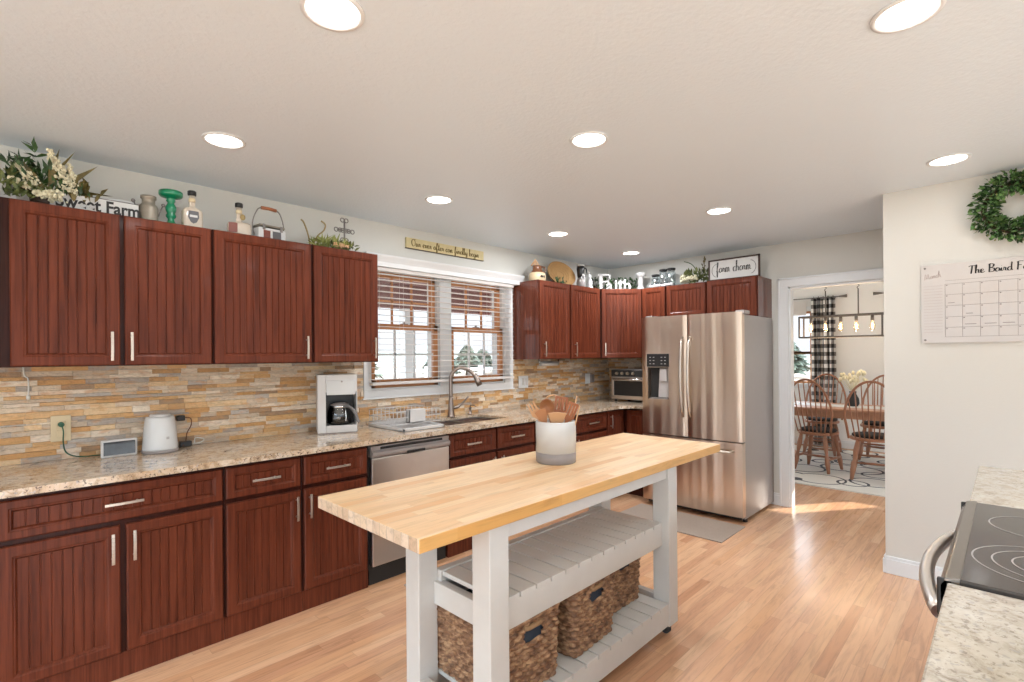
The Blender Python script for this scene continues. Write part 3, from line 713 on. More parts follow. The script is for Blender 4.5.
m.box(2.02, 2.995, cz1 + .035, 2.15, 3.012, cz1 + .13); m.box(2.02, 2.995, cz1 + .035, 2.15, 3.05, cz1 + .045); m.box(2.02, 3.035, cz1 + .035, 2.15, 3.05, cz1 + .13); m.box(2.02, 2.995, cz1 + .035, 2.026, 3.05, cz1 + .13); m.box(2.144, 2.995, cz1 + .035, 2.15, 3.05, cz1 + .13); m.box(2.082, 2.995, cz1 + .035, 2.088, 3.05, cz1 + .13)
part('cutlery_caddy', m, M['white'], t, .003)

# dishwasher
t = thing('dishwasher', 'stainless dishwasher under the granite counter beside the sink cabinet', 'dishwasher', (1.898, 3.1, 0))
part('tub', B(1.592, 2.83, .10, 2.204, 3.39, .872), M['blackm'], t)
part('door_panel', B(1.600, 2.785, .125, 2.198, 2.83, .792), M['steel_h'], t, .006)
m = MB().prism([(1.600, 2.83, .796), (1.600, 2.783, .796), (1.600, 2.772, .812), (1.600, 2.772, .828), (1.600, 2.790, .838), (1.600, 2.790, .866), (1.600, 2.83, .866)], (.598, 0, 0))
o = part('control_panel', m, M['steel_side'], t, .002)
part('pocket_handle', B(1.845, 2.768, .796, 1.985, 2.775, .812), M['black'], t, .002)
part('button_strip', B(1.66, 2.787, .842, 2.14, 2.791, .858), M['black'], t)
part('toe_kick', B(1.60, 2.835, 0, 2.198, 2.86, .118), M['blackm'], t)

# ---------------------------------------------------------------- refrigerator
FX = 4.294; fy0, fy1 = 1.576, 2.500
t = thing('refrigerator', 'stainless french-door refrigerator with ice dispenser beside the doorway', 'refrigerator', (4.7, 2.02, 0))
part('body', B(4.375, fy0 + .006, .03, 5.09, fy1 - .006, 1.750), M['steel_side'], t, .004, label='grey painted sides')
def fdoor(ya, yb, z0, z1, hole=None, nm='door'):
    """front panel between y=ya..yb bulging gently; hole=(y0,y1,z0,z1)"""
    cols = [ya + (yb - ya) * i / 20 for i in range(21)]
    if hole: cols = sorted(cols + [hole[0], hole[1]])
    def xf(y):
        s = (y - (ya + yb) / 2) / ((yb - ya) / 2); r = max(0, (abs(s) - .93) / .07)
        return FX + .016 * s * s * .5 + .010 * r * r - .0
    zs = [z0, z1] if not hole else [z0, hole[2], hole[3], z1]
    m = MB(); nc = len(cols)
    vs = [(xf(y), y, z) for z in zs for y in cols]; fs = []
    for i in range(len(zs) - 1):
        for j in range(nc - 1):
            if hole and i == 1 and cols[j] >= hole[0] - 1e-6 and cols[j + 1] <= hole[1] + 1e-6: continue
            fs.append((i * nc + j + 1, i * nc + j, (i + 1) * nc + j, (i + 1) * nc + j + 1))
    m.add(vs, fs, True)
    xb = 4.372
    # back, sides, top, bottom
    top = [(xf(y), y, z1) for y in cols] + [(xb, yb, z1), (xb, ya, z1)]; m.add(top, [tuple(range(len(top)))])
    bot = [(xf(y), y, z0) for y in cols] + [(xb, yb, z0), (xb, ya, z0)]; m.add(bot, [tuple(reversed(range(len(bot))))])
    m.add([(xf(ya), ya, z0), (xb, ya, z0), (xb, ya, z1), (xf(ya), ya, z1)], [(0, 1, 2, 3)]); m.add([(xf(yb), yb, z0), (xb, yb, z0), (xb, yb, z1), (xf(yb), yb, z1)], [(3, 2, 1, 0)])
    m.add([(xb, ya, z0), (xb, yb, z0), (xb, yb, z1), (xb, ya, z1)], [(0, 1, 2, 3)])
    if hole:
        a, b, c_, d_ = hole; xr = 4.36
        m.add([(xf(a), a, c_), (xr, a, c_), (xr, a, d_), (xf(a), a, d_)], [(3, 2, 1, 0)]); m.add([(xf(b), b, c_), (xr, b, c_), (xr, b, d_), (xf(b), b, d_)], [(0, 1, 2, 3)])
        m.add([(xf(a), a, c_), (xf(b), b, c_), (xr, b, c_), (xr, a, c_)], [(0, 1, 2, 3)]); m.add([(xf(a), a, d_), (xf(b), b, d_), (xr, b, d_), (xr, a, d_)], [(3, 2, 1, 0)])
        m.add([(xr, a, c_), (xr, b, c_), (xr, b, d_), (xr, a, d_)], [(0, 1, 2, 3)])
    return part(nm, m, M['steel'], t)
HZ = (2.222, 2.432, 1.005, 1.300)
dl_ = fdoor(2.050, fy1, .684, 1.770, HZ)
dr_ = fdoor(fy0, 2.044, .684, 1.770)
fz_ = fdoor(fy0, fy1, .058, .674, nm='freezer_drawer')
part('dispenser_display', B(FX - .004, 2.216, 1.305, FX + .012, 2.440, 1.425), M['black'], dl_, .003)
m = MB()
for k, (yy, zz) in enumerate([(y, z) for y in (2.405, 2.37, 2.29, 2.255) for z in (1.395, 1.365, 1.335)]): m.box(FX - .006, yy - .010, zz - .006, FX - .004, yy + .006, zz + .002)
part('icons', m, M['ring'], dl_)
part('recess_liner', B(4.352, HZ[0] + .002, HZ[2] + .002, 4.358, HZ[1] - .002, HZ[3] - .002), M['blackm'], dl_)
part('dispenser_chute', MB().prism([(4.33, 2.235, 1.29), (4.33, 2.33, 1.29), (4.33, 2.345, 1.02), (4.33, 2.225, 1.02)], (.02, 0, 0)).box(4.31, 2.25, 1.17, 4.335, 2.315, 1.285), M['greyl'], dl_, .004)
part('drip_tray', B(4.305, 2.235, 1.006, 4.35, 2.42, 1.016), M['steel_side'], dl_)
for (yy, dd) in ((2.082, dl_), (2.014, dr_)):
    pts = []
    for k in range(15):
        s_ = k / 14; pts.append((FX - .008 - .052 * math.sin(PI * s_) ** .55, yy, .86 + (1.575 - .86) * s_))
    part('handle', MB().tube(pts, [.010] + [.0125] * 13 + [.010], 10), M['nickel'], dd)
m = MB().tube([(FX + .01, 2.40, .600), (FX - .05, 2.385, .600), (FX - .055, 2.2, .600), (FX - .058, 2.0, .600), (FX - .055, 1.8, .600), (FX - .05, 1.665, .600), (FX + .01, 1.65, .600)], .0125, 10)
part('handle', m, M['nickel'], fz_)
for yy in (1.60, 2.44): part('hinge_cover', B(4.33, yy - .035, 1.752, 4.47, yy + .035, 1.785), M['steel_side'], t, .006)
for yy in (1.60, 2.43): part('foot', MB().cyl((4.42, yy, 0), (4.42, yy, .032), .02), M['black'], t)
part('kick_grille', B(4.36, fy0 + .03, .022, 4.376, fy1 - .03, .056), M['black'], t)

# toaster oven on the far counter
t = thing('toaster_oven', 'stainless toaster oven on the corner counter left of the fridge', 'toaster oven', (4.86, 2.90, cz1))
x0, x1, y0, y1, z0, z1 = 4.72, 5.05, 2.66, 3.12, cz1 + .022, 1.262
part('housing', B(x0, y0, z0, x1, y1, z1), M['steel_side'], t, .01)
part('control_strip', B(x0 - .006, y0 + .006, 1.185, x0, y1 - .006, 1.255), M['blackm'], t)
for k in range(4): part('knob', MB().cyl((x0 - .006, 3.04 - k * .067, 1.220), (x0 - .026, 3.04 - k * .067, 1.220), .017, .015), M['nickel'], t)
dd = part('door', MB().box(x0 - .012, y0 + .01, z0 + .02, x0, y0 + .04, 1.175).box(x0 - .012, y1 - .04, z0 + .02, x0, y1 - .01, 1.175).box(x0 - .012, y0 + .01, 1.14, x0, y1 - .01, 1.175).box(x0 - .012, y0 + .01, z0 + .01, x0, y1 - .01, z0 + .045), M['steel_h'], t, .002)
part('glass', B(x0 - .006, y0 + .04, z0 + .045, x0 - .002, y1 - .04, 1.14), M['black'], dd)
part('handle', MB().tube([(x0 - .01, y0 + .05, 1.158), (x0 - .04, y0 + .05, 1.158), (x0 - .04, y1 - .05, 1.158), (x0 - .01, y1 - .05, 1.158)], .007, 8), M['chrome'], dd)
for a in (x0 + .03, x1 - .03):
    for b in (y0 + .04, y1 - .04): part('foot', MB().cyl((a, b, cz1), (a, b, z0 + .004), .014), M['black'], t)

# ---------------------------------------------------------------- island
IX0, IX1, IY0, IY1, IZ = .828, 2.912, 1.189, 1.834, .900
t = thing('kitchen_island', 'butcher block island table on white slatted frame in the middle', 'kitchen island', (1.9, 1.5, 0))
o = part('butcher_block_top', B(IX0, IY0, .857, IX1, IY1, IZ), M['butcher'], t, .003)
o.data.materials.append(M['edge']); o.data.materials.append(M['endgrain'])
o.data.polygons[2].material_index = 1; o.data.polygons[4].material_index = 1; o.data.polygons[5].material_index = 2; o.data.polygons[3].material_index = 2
lx0, lx1, ly0, ly1, ls = 1.12, 2.335, 1.212, 1.612, .089
LZ = .058
for (a, b) in ((lx0, ly0), (lx1, ly0), (lx0, ly1), (lx1, ly1)): part('leg', B(a, b, LZ, a + ls, b + ls, .857), M['island'], t, .004)
fr = .036
m = MB(); m.box(lx0 + ls, ly0 + .012, .797, lx1, ly0 + .012 + fr, .857); m.box(lx0 + ls, ly1 + ls - .012 - fr, .815, lx1, ly1 + ls - .012, .857)
m.box(lx0 + .05, ly0 + ls, .815, lx0 + .05 + fr, ly1, .857); m.box(lx1 + ls - .05 - fr, ly0 + ls, .815, lx1 + ls - .05, ly1, .857)
part('apron', m, M['island'], t, .002)
def shelf(ztop, zr0, nslat, yf, yb, xe, ztend):
    m = MB(); m.box(lx0 + ls, yf + .002, zr0, lx1, yf + fr, ztop - .018); m.box(lx0 + ls, yb - fr, zr0, lx1, yb, ztop + .004)
    m.box(lx0 + xe, ly0 + ls, zr0 - .01, lx0 + xe + fr, ly1, ztend); m.box(lx1 + ls - xe - fr, ly0 + ls, zr0 - .01, lx1 + ls - xe, ly1, ztend)
    part('shelf_rails', m, M['island'], t, .002)
    a0, a1 = lx0 + ls + .004, lx1 - .002; p = (a1 - a0) / nslat
    for k in range(nslat):
        part('shelf_slat', B(a0 + k * p + .004, yf, ztop - .018, a0 + (k + 1) * p - .004, yb - fr - .001, ztop), M['island'], t, .0015)
shelf(.574, .458, 13, ly0 + .034, 1.625, .072, .536); shelf(.178, .066, 13, ly0 + .002, ly1 + ls - .004, .004, .176)
for (a, b) in ((lx0, ly0), (lx1, ly0), (lx0, ly1), (lx1, ly1)):
    cx, cy = a + ls / 2 , b + ls / 2
    m = MB().cyl((cx - .011, cy, .024), (cx + .011, cy, .024), .024, n=20)
    w_ = part('caster', m, M['rubber'], t)
    part('caster_fork', MB().box(cx - .017, cy - .012, .02, cx - .013, cy + .012, LZ - .004).box(cx + .013, cy - .012, .02, cx + .017, cy + .012, LZ - .004).box(cx - .022, cy - .022, LZ - .006, cx + .022, cy + .022, LZ), M['blackm'], w_)

# woven baskets
def basket_mesh(wx, wy, h):
    """woven wall following a rounded rectangle, with a cut-out grip in the -y side"""
    r = .03; per = []
    def seg(a, b, n):
        for i in range(n): per.append((a[0] + (b[0] - a[0]) * i / n, a[1] + (b[1] - a[1]) * i / n))
    hx, hy = wx / 2, wy / 2; N_ = 12
    cr = [(hx - r, -hy + r, -PI / 2), (hx - r, hy - r, 0), (-hx + r, hy - r, PI / 2), (-hx + r, -hy + r, PI)]
    pts = []
    for i, (cx, cy, a0) in enumerate(cr):
        for k in range(7):
            a = a0 + PI / 2 * k / 6; pts.append(Vector((cx + r * math.cos(a), cy + r * math.sin(a))))
    pts.append(pts[0].copy())
    L = [0]
    for a, b in zip(pts[:-1], pts[1:]): L.append(L[-1] + (b - a).length)
    tot = L[-1]; cell = .040; nc = int(round(tot / cell / 2)) * 2; per_n = 8; n = nc * per_n
    def at(s):
        s %= tot
        for i in range(len(L) - 1):
            if L[i + 1] >= s - 1e-9:
                u = (s - L[i]) / max(1e-9, L[i + 1] - L[i]); p = pts[i].lerp(pts[i + 1], u); d = (pts[i + 1] - pts[i]).normalized(); return p, Vector((d.y, -d.x))
    rows = int(round(h / .0215)); pr = 6; nz = rows * pr
    m = MB(); vs = []
    for j in range(nz + 1):
        z = h * j / nz; rv = j / pr; ri = min(int(rv), rows - 1); fz = rv - ri
        for i in range(n):
            s = tot * i / n; p, nn = at(s); cs = i / per_n; ph = math.sin(PI * (cs + ri % 2 + .12 * math.sin(ri * 1.7)))
            o = .0150 * (math.sin(PI * min(1, max(0, fz))) ** .7) * (.25 + .75 * abs(math.cos(PI * (cs + .5 * (ri % 2) + .18 * (fz - .5)))) ** .8) - .006
            tp = 1 + .05 * (z / h - .5)
            q = p * tp + nn * o; vs.append((q.x, q.y, z + .0022 * math.sin(PI * cs + ri)))
    fs = []
    for j in range(nz):
        z = h * j / nz
        for i in range(n):
            i2 = (i + 1) % n; mx = (vs[j * n + i][0] + vs[j * n + i2][0]) / 2; my = vs[j * n + i][1]
            if abs(mx) < .048 and my < 0 and h - .085 < z < h - .022: continue
            fs.append((j * n + i, j * n + i2, (j + 1) * n + i2, (j + 1) * n + i))
    m.add(vs, fs, True)
    return m
bw, bd, bh = .315, .39, .275
bm = basket_mesh(bw, bd, bh)
def rrect(wx, wy, z, r=.03, tp=1.0):
    out = []; hx, hy = wx / 2, wy / 2
    for cx, cy, a0 in [(hx - r, -hy + r, -PI / 2), (hx - r, hy - r, 0), (-hx + r, hy - r, PI / 2), (-hx + r, -hy + r, PI)]:
        for k in range(5): a = a0 + PI / 2 * k / 4; out.append(((cx + r * math.cos(a)) * tp, (cy + r * math.sin(a)) * tp, z))
    return out
b0 = thing('woven_basket', 'woven basket on island shelf, nearest the camera behind the front leg', 'basket', (0, 0, 0), 0, 'woven baskets on the lower island shelf')
part('woven_wall', bm, M['weave'], b0, local=True)
part('rim', MB().tube(rrect(bw, bd, bh, .03, 1.025), .0085, 8, closed=True), M['weave'], b0, local=True)
lin = MB(); ring0 = rrect(bw - .02, bd - .02, .006, .025); ring1 = rrect(bw - .02, bd - .02, bh - .006, .025, 1.02); k_ = len(ring0)
lin.add(ring0 + ring1, [tuple(range(k_))] + [(i, (i + 1) % k_, k_ + (i + 1) % k_, k_ + i) for i in range(k_)], True)
part('cloth_liner', lin, M['liner'], b0, local=True)
part('grip', MB().tube([(-.052, -bd / 2 - .004, bh - .022), (-.025, -bd / 2 - .008, bh - .026), (.025, -bd / 2 - .008, bh - .026), (.052, -bd / 2 - .004, bh - .022)], .010, 10), M['rope'], b0, local=True)
def dup(root, loc, rot, label):
    r = root.copy(); col.objects.link(r); r.location = loc; r.rotation_euler = (0, 0, rot); r['label'] = label
    for ch in list(root.children):
        c_ = ch.copy(); col.objects.link(c_); c_.parent = r
        for g_ in list(ch.children):
            d_ = g_.copy(); col.objects.link(d_); d_.parent = c_
    return r
b0.location = (1.372, 1.452, .1785)
dup(b0, (1.775, 1.462, .1785), math.radians(3), 'woven basket with dark grip opening, middle one on the island shelf')
dup(b0, (2.140, 1.545, .1785), math.radians(-1), 'woven basket farthest along the island shelf, towards the fridge')

# utensil crock
ccx, ccy = 1.903, 1.578
t = thing('utensil_crock', 'white ceramic crock with grey base band on the butcher block', 'crock', (ccx, ccy, IZ))
R_ = .098
part('crock_wall', MB().lathe([(R_, .052), (R_, .194), (R_ - .003, .200), (R_ - .007, .200), (R_ - .009, .194), (R_ - .009, .012), (0, .012)], (ccx, ccy, IZ), 48), M['whitec'], t)
part('base_band', MB().lathe([(0, 0), (R_ - .006, 0), (R_ - .001, .004), (R_, .052), (R_ - .008, .052)], (ccx, ccy, IZ), 48), M['greyc'], t, label='unglazed grey base band')
UG2 = 'wooden utensils in the crock'
def uten(name, label, base_, tip, head, mat, cat, up=None):
    """handle from base_ to tip, then a flat head outline in the plane of the handle and 'side'"""
    o_ = Vector((ccx, ccy, IZ)); b_ = o_ + Vector(base_); p_ = o_ + Vector(tip); d = (p_ - b_).normalized()
    t_ = thing(name, label, cat, tuple(b_), 0, UG2)
    part('handle', MB().tube([b_, b_.lerp(p_, .5), p_], [.006, .007, .008], 8), mat, t_)
    side = d.cross(Fv).normalized() if up is None else Vector(up).normalized(); side = (side - d * side.dot(d)).normalized(); nrm = side.cross(d)
    L, wd, kind = head; m = MB()
    if kind == 'spoon' or kind == 'ladle':
        n = 16; rows = 5; vs = []
        for sgn in (0, 1):
            for r_ in range(rows + 1):
                q = r_ / rows
                for k in range(n):
                    a = 2 * PI * k / n; dep = (.022 if kind == 'spoon' else .03) * (1 - q * q)
                    vs.append(p_ + d * (L / 2 + L / 2 * q * math.cos(a)) + side * (wd / 2 * q * math.sin(a)) + nrm * (dep + (0.004 if sgn else 0)))
        fs = []
        for sgn in (0, 1):
            o2 = sgn * (rows + 1) * n
            for r_ in range(rows):
                for k in range(n): fs.append((o2 + r_ * n + k, o2 + r_ * n + (k + 1) % n, o2 + (r_ + 1) * n + (k + 1) % n, o2 + (r_ + 1) * n + k))
        for k in range(n): fs.append((rows * n + k, rows * n + (k + 1) % n, (2 * rows + 1) * n + (k + 1) % n, (2 * rows + 1) * n + k))
        m.add(vs, fs, True)
    else:
        th = nrm * .006
        def pl(poly): m.prism([p_ + d * a + side * b - nrm * .003 for a, b in poly], th)
        if kind == 'spatula': pl([(0, -.010), (.02, -wd * .35), (L, -wd / 2), (L + .006, 0), (L, wd / 2), (.02, wd * .35), (0, .010)])
        elif kind == 'slotted':
            pl([(0, -.010), (.02, -wd / 2), (.028, -wd / 2), (.028, wd / 2), (.02, wd / 2), (0, .010)]); pl([(L - .012, -wd / 2), (L, -wd / 2 + .005), (L, wd / 2 - .005), (L - .012, wd / 2)])
            nb = 4
            for k in range(nb):
                c_ = -wd / 2 + wd * (k + .5) / nb; pl([(.026, c_ - wd / nb * .36), (L - .01, c_ - wd / nb * .36), (L - .01, c_ + wd / nb * .36), (.026, c_ + wd / nb * .36)])
        elif kind == 'fork':
            pl([(0, -.008), (.02, -wd / 2), (L * .5, -wd / 2), (L * .5, wd / 2), (.02, wd / 2), (0, .008)])
            for k in range(3):
                c_ = -wd / 2 + wd * (k + .5) / 3; pl([(L * .5, c_ - wd * .12), (L, c_ - wd * .08), (L, c_ + wd * .08), (L * .5, c_ + wd * .12)])
        elif kind == 'ring':
            pts = [p_ + d * (L / 2 - L / 2 * math.cos(a)) + side * (wd / 2 * math.sin(a)) for a in [2 * PI * k / 20 for k in range(20)]]
            m.tube(pts, .005, 6, closed=True)
    part('head', m, mat, t_)
RT = Vector((R2.x, R2.y, 0))
def off(r, f, z): v = RT * r + Vector((Fv.x, Fv.y, 0)) * f; return (v.x, v.y, z)
uten('wooden_fork', 'pronged wooden fork leaning out at the crock left edge', off(.02, 0, .02), off(-.085, -.02, .215), (.085, .045, 'fork'), M['utensil3'], 'utensil')
uten('wooden_spatula', 'dark wooden spatula leaning left in the crock, in front of the fork', off(.02, -.02, .02), off(-.055, -.045, .195), (.065, .055, 'spatula'), M['utensil'], 'utensil')
uten('wooden_spoon', 'deep-bowled wooden spoon standing left of centre in the crock', off(.03, .01, .02), off(-.030, -.01, .225), (.085, .075, 'ladle'), M['utensil'], 'utensil')
uten('wooden_turner', 'pale flat wooden turner facing front in the crock', off(.0, .01, .02), off(.000, -.062, .185), (.065, .085, 'spatula'), M['utensil3'], 'utensil')
uten('slotted_spatula', 'reddish slotted wooden spatula at the back of the crock', off(-.01, 0, .02), off(.020, .02, .22), (.095, .070, 'slotted'), M['utensil2'], 'utensil')
uten('slotted_turner', 'orange wooden turner tilted right in the crock', off(-.02, 0, .02), off(.052, -.02, .20), (.095, .055, 'slotted'), M['utensil2'], 'utensil')
uten('wire_whisk', 'pale round-loop utensil rising behind the others in the crock', off(0, .0, .02), off(-.006, .05, .235), (.085, .085, 'ring'), M['utensil3'], 'utensil')
t_ = None
for k, (a, b, lab) in enumerate([(.105, .34, 'thin pale stick, taller of two at the crock right edge'), (.112, .295, 'thin pale stick, shorter of two at the crock right edge')]):
    p0 = Vector((ccx, ccy, IZ)) + Vector(off(.03 + .02 * k, .0 - .03 * k, .02)); p1 = Vector((ccx, ccy, IZ)) + Vector(off(a, -.01 - .03 * k, b - .02))
    single('chopstick', MB().tube([p0, p1], [.0025, .004], 6), M['utensil3'], lab, 'utensil', UG2)

# ---------------------------------------------------------------- counter items on the left
# outlet and its plug
t = thing('wall_outlet', 'almond wall outlet with a green cord plugged in on the stone backsplash', 'outlet', (.216, WS, 1.0))
part('plate', B(.178, WS - .010, 1.006, .255, WS - .001, 1.136), M['outlet'], t, .002)
part('socket', B(.200, WS - .013, 1.075, .234, WS - .010, 1.108), M['outlet'], t, .002); part('socket', B(.200, WS - .013, 1.030, .234, WS - .010, 1.063), M['outlet'], t, .002)
t = thing('power_cord', 'dark green power cord from the outlet down to the smart display', 'cord', (.216, WS - .02, .92))
part('plug', MB().cyl((.216, WS - .012, 1.092), (.216, WS - .045, 1.092), .012), M['cordg'], t)
part('cable', MB().tube(smoothline([(.216, WS - .045, 1.092), (.222, WS - .06, 1.06), (.222, WS - .05, 1.0), (.235, WS - .04, .95), (.28, WS - .04, .925), (.36, WS - .035, .920), (.45, WS - .05, .920), (.44, WS - .075, .925)], 5), .0032, 6), M['cordg'], t)
# white hanging cord under the left cabinet
single('hanging_cord', MB().tube(smoothline([(.082, WS - .012, 1.383), (.086, WS - .014, 1.34), (.098, WS - .014, 1.325), (.100, WS - .014, 1.28), (.099, WS - .014, 1.24)], 4), .0035, 6).lathe([(.003, 0), (.008, .004), (.008, .018), (.003, .024)], (.099, WS - .014, 1.222), 8),
       M['cordw'], 'short white cord hanging below the leftmost wall cabinet', 'cord')
# smart display
t = thing('smart_display', 'small white smart display clock leaning on the counter by the outlet', 'display', (.432, 3.285, cz1), math.radians(4))
m = MB().prism([(-.075, -.022, 0), (-.075, .022, 0), (-.075, .034, .082), (-.075, .022, .086)], (.150, 0, 0))
part('case', B(-.076, -.022, 0, .076, -.006, .090), M['white'], t, .006, local=True)
part('stand', MB().prism([(-.05, -.006, 0), (-.05, .034, 0), (-.05, -.006, .07)], (.10, 0, 0)), M['white'], t, .002, local=True)
part('screen', B(-.066, -.024, .012, .066, -.022, .079), M['screen'], t, local=True)
# white kettle-like speaker
t = thing('electric_warmer', 'white tapered round appliance with a grey base on the counter', 'appliance', (.608, 3.265, cz1))
part('body', MB().lathe([(.080, .016), (.081, .024), (.074, .12), (.067, .182), (.062, .192), (0, .194)], (.608, 3.265, cz1), 36), M['whitec'], t)
part('base_ring', MB().lathe([(0, 0), (.080, 0), (.083, .006), (.083, .016), (0, .016)], (.608, 3.265, cz1), 36), M['greyc'], t, label='grey base ring')
part('lid', MB().lathe([(.045, 0), (.047, .004), (.045, .012), (.02, .015), (0, .015)], (.608, 3.265, cz1 + .191), 28), M['white'], t)
part('badge', B(.622, 3.186, cz1 + .075, .634, 3.190, cz1 + .087), M['ring'], t)
t = thing('plug_adapter', 'black plug and brown wire by the backsplash right of the white appliance', 'plug', (.74, 3.37, cz1))
part('plug', B(.705, 3.355, 1.062, .745, WS - .001, 1.092), M['black'], t, .004)
part('wire', MB().tube(smoothline([(.745, 3.37, 1.078), (.775, 3.37, 1.07), (.775, 3.365, 1.03), (.755, 3.365, .99), (.748, 3.365, .94), (.73, 3.34, .922)], 5), .003, 6), M['brownc'], t)
part('splitter', B(.715, 3.345, cz1, .775, 3.380, cz1 + .030), M['black'], t, .004)
part('loose_wire', MB().tube(smoothline([(.775, 3.36, .925), (.82, 3.35, .93), (.84, 3.365, .945), (.80, 3.375, .955), (.79, 3.35, .925)], 4), .003, 6), M['cordw'], t)
# coffee maker
kx0, kx1, ky0, ky1 = 1.478, 1.728, 3.150, 3.37
t = thing('coffee_maker', 'white drip coffee maker with glass carafe left of the window', 'coffee maker', ((kx0 + kx1) / 2, 3.25, cz1))
t.rotation_euler.z = math.radians(-22)
m = MB(); zb_, zt_ = cz1 + .006, 1.302; ix0, ix1 = kx0 + .052, kx1 - .006
m.box(kx0, ky0, zb_, ix0, ky1, zt_); m.box(ix0, ky0 + .165, zb_, kx1, ky1, zt_); m.box(ix0, ky0, zb_, kx1, ky0 + .165, cz1 + .052); m.box(ix0, ky0, 1.185, kx1, ky0 + .165, zt_); m.box(ix1, ky0, zb_, kx1, ky0 + .165, zt_)
part('housing', m, M['white'], t, .003)
part('base', B(kx0 + .004, ky0 + .004, cz1, kx1 - .004, ky1 - .004, cz1 + .008), M['greyc'], t)
part('front_panel', B(ix0 + .004, ky0 - .006, 1.168, kx1 - .012, ky0 + .002, 1.266), M['whitec'], t, .008, label='light silver-white front panel')
part('power_button', MB().cyl(((ix0 + kx1) / 2, ky0 - .006, 1.256), ((ix0 + kx1) / 2, ky0 - .009, 1.256), .006), M['greyc'], t)
part('brew_recess', MB().box(ix0, ky0 + .155, cz1 + .052, ix1, ky0 + .164, 1.185).box(ix0, ky0 + .01, cz1 + .052, ix0 + .004, ky0 + .16, 1.185), M['black'], t)
part('warming_plate', MB().lathe([(0, 0), (.072, 0), (.072, .006), (0, .006)], ((ix0 + ix1) / 2, ky0 + .08, cz1 + .052), 24), M['blackm'], t)
kc = ((ix0 + ix1) / 2 - .005, ky0 + .075, cz1 + .058)
cf = part('carafe', MB().lathe([(.066, 0), (.074, .01), (.078, .045), (.074, .080), (.062, .112), (.060, .120), (.057, .120), (.057, .108), (.070, .078), (.075, .045), (.070, .012), (0, .006)], kc, 28), M['carafe'], t)
part('coffee_band', MB().lathe([(.060, 0), (.064, .002), (.064, .012), (.060, .014)], (kc[0], kc[1], kc[2] + .108), 28), M['chrome'], cf)
part('lid', MB().lathe([(0, .02), (.03, .018), (.060, .006), (.060, 0), (0, 0)], (kc[0], kc[1], kc[2] + .121), 24), M['greyc'], cf)
part('handle', MB().tube(smoothline([(kc[0] + .02, kc[1] - .05, kc[2] + .115), (kc[0] + .05, kc[1] - .09, kc[2] + .118), (kc[0] + .085, kc[1] - .115, kc[2] + .085), (kc[0] + .10, kc[1] - .12, kc[2] + .035), (kc[0] + .115, kc[1] - .125, kc[2] + .015)], 4), [.010] * 8 + [.012] * 5 + [.010] * 4, 8), M['greyd'], cf)
m = MB().tube(smoothline([(kc[0] + .03, kc[1] - .06, kc[2] + .10), (kc[0] + .035, kc[1] - .072, kc[2] + .05), (kc[0] + .03, kc[1] - .068, kc[2] + .02)], 3), .004, 6)
part('handle_strap', m, M['chrome'], cf)
single('appliance_cord', MB().tube(smoothline([(1.705, 3.33, 1.17), (1.75, 3.35, 1.15), (1.80, 3.36, 1.08), (1.81, 3.36, 1.0), (1.77, 3.35, .93), (1.71, 3.34, .922)], 5), .0035, 6), M['cordw'], 'looped white cord right of the coffee maker', 'cord')

# plates / switches right of window
t = thing('light_switch', 'white switch plate on stone just right of the window', 'switch', (3.60, WS, 1.1))
part('plate', B(3.535, WS - .010, 1.103, 3.665, WS - .001, 1.222), M['trim'], t, .002); part('rocker', B(3.575, WS - .014, 1.13, 3.605, WS - .010, 1.195), M['white'], t, .001); part('rocker', B(3.62, WS - .014, 1.13, 3.65, WS - .010, 1.195), M['white'], t, .001)
t = thing('wall_outlet', 'white outlet plate with plug on stone near the corner', 'outlet', (4.67, WS, 1.09))
part('plate', B(4.615, WS - .010, 1.098, 4.70, WS - .001, 1.212), M['trim'], t, .002); part('plug', B(4.70, WS - .03, 1.11, 4.755, WS - .001, 1.20), M['greyc'], t, .004)
t = thing('towel_holder', 'white paper towel holder mounted under the window-side cabinet', 'holder', (3.92, 3.33, 1.30))
part('roll_tube', MB().cyl((3.79, 3.335, 1.335), (4.06, 3.335, 1.335), .022), M['white'], t); part('bracket', MB().tube([(3.775, 3.34, 1.384), (3.775, 3.335, 1.335), (3.79, 3.335, 1.335)], .007, 8), M['chrome'], t); part('bracket', MB().tube([(4.075, 3.34, 1.384), (4.075, 3.335, 1.335), (4.06, 3.335, 1.335)], .007, 8), M['chrome'], t)

# ---------------------------------------------------------------- decor on top of the cabinets
ZC = ZT
def flora(mb, base_, n, spread, L, w, tilt=(0, 0, 1), jitter=.7, off_=.02):
    for _ in range(n):
        d = Vector(tilt) + Vector((random.uniform(-1, 1), random.uniform(-1, 1), random.uniform(-.4, 1))) * jitter
        p = Vector(base_) + Vector((random.uniform(-1, 1) * spread[0], random.uniform(-1, 1) * spread[1], random.uniform(0, 1) * spread[2]))
        mb.leaf(p, d, L * random.uniform(.7, 1.2), w)
t = thing('flower_arrangement', 'artificial arrangement of cream blooms and dark leaves at the left cabinet end', 'flowers', (.18, 3.20, ZC))
part('pot', MB().lathe([(.05, 0), (.06, .05), (.055, .06), (0, .055)], (.16, 3.22, ZC), 16), M['darkwood'], t)
m = MB()
for (tx, tz, ty) in [(.02, .12, 0), (-.06, .09, 0), (.10, .26, .0), (.06, .2, 0), (.13, .13, .02), (-.1, .14, 0), (.0, .18, -.02)]:
    st = smoothline([(.16, 3.2, ZC + .04), (.08 + tx * .5, 3.19, ZC + tz * .7), (tx + .02, 3.18 + ty, ZC + tz)], 4); 
    for i, p in enumerate(st):
        for s_ in range(3): m.leaf(p, (random.uniform(-1, .4), random.uniform(-.5, .5), random.uniform(-.1, 1)), .06, .016)
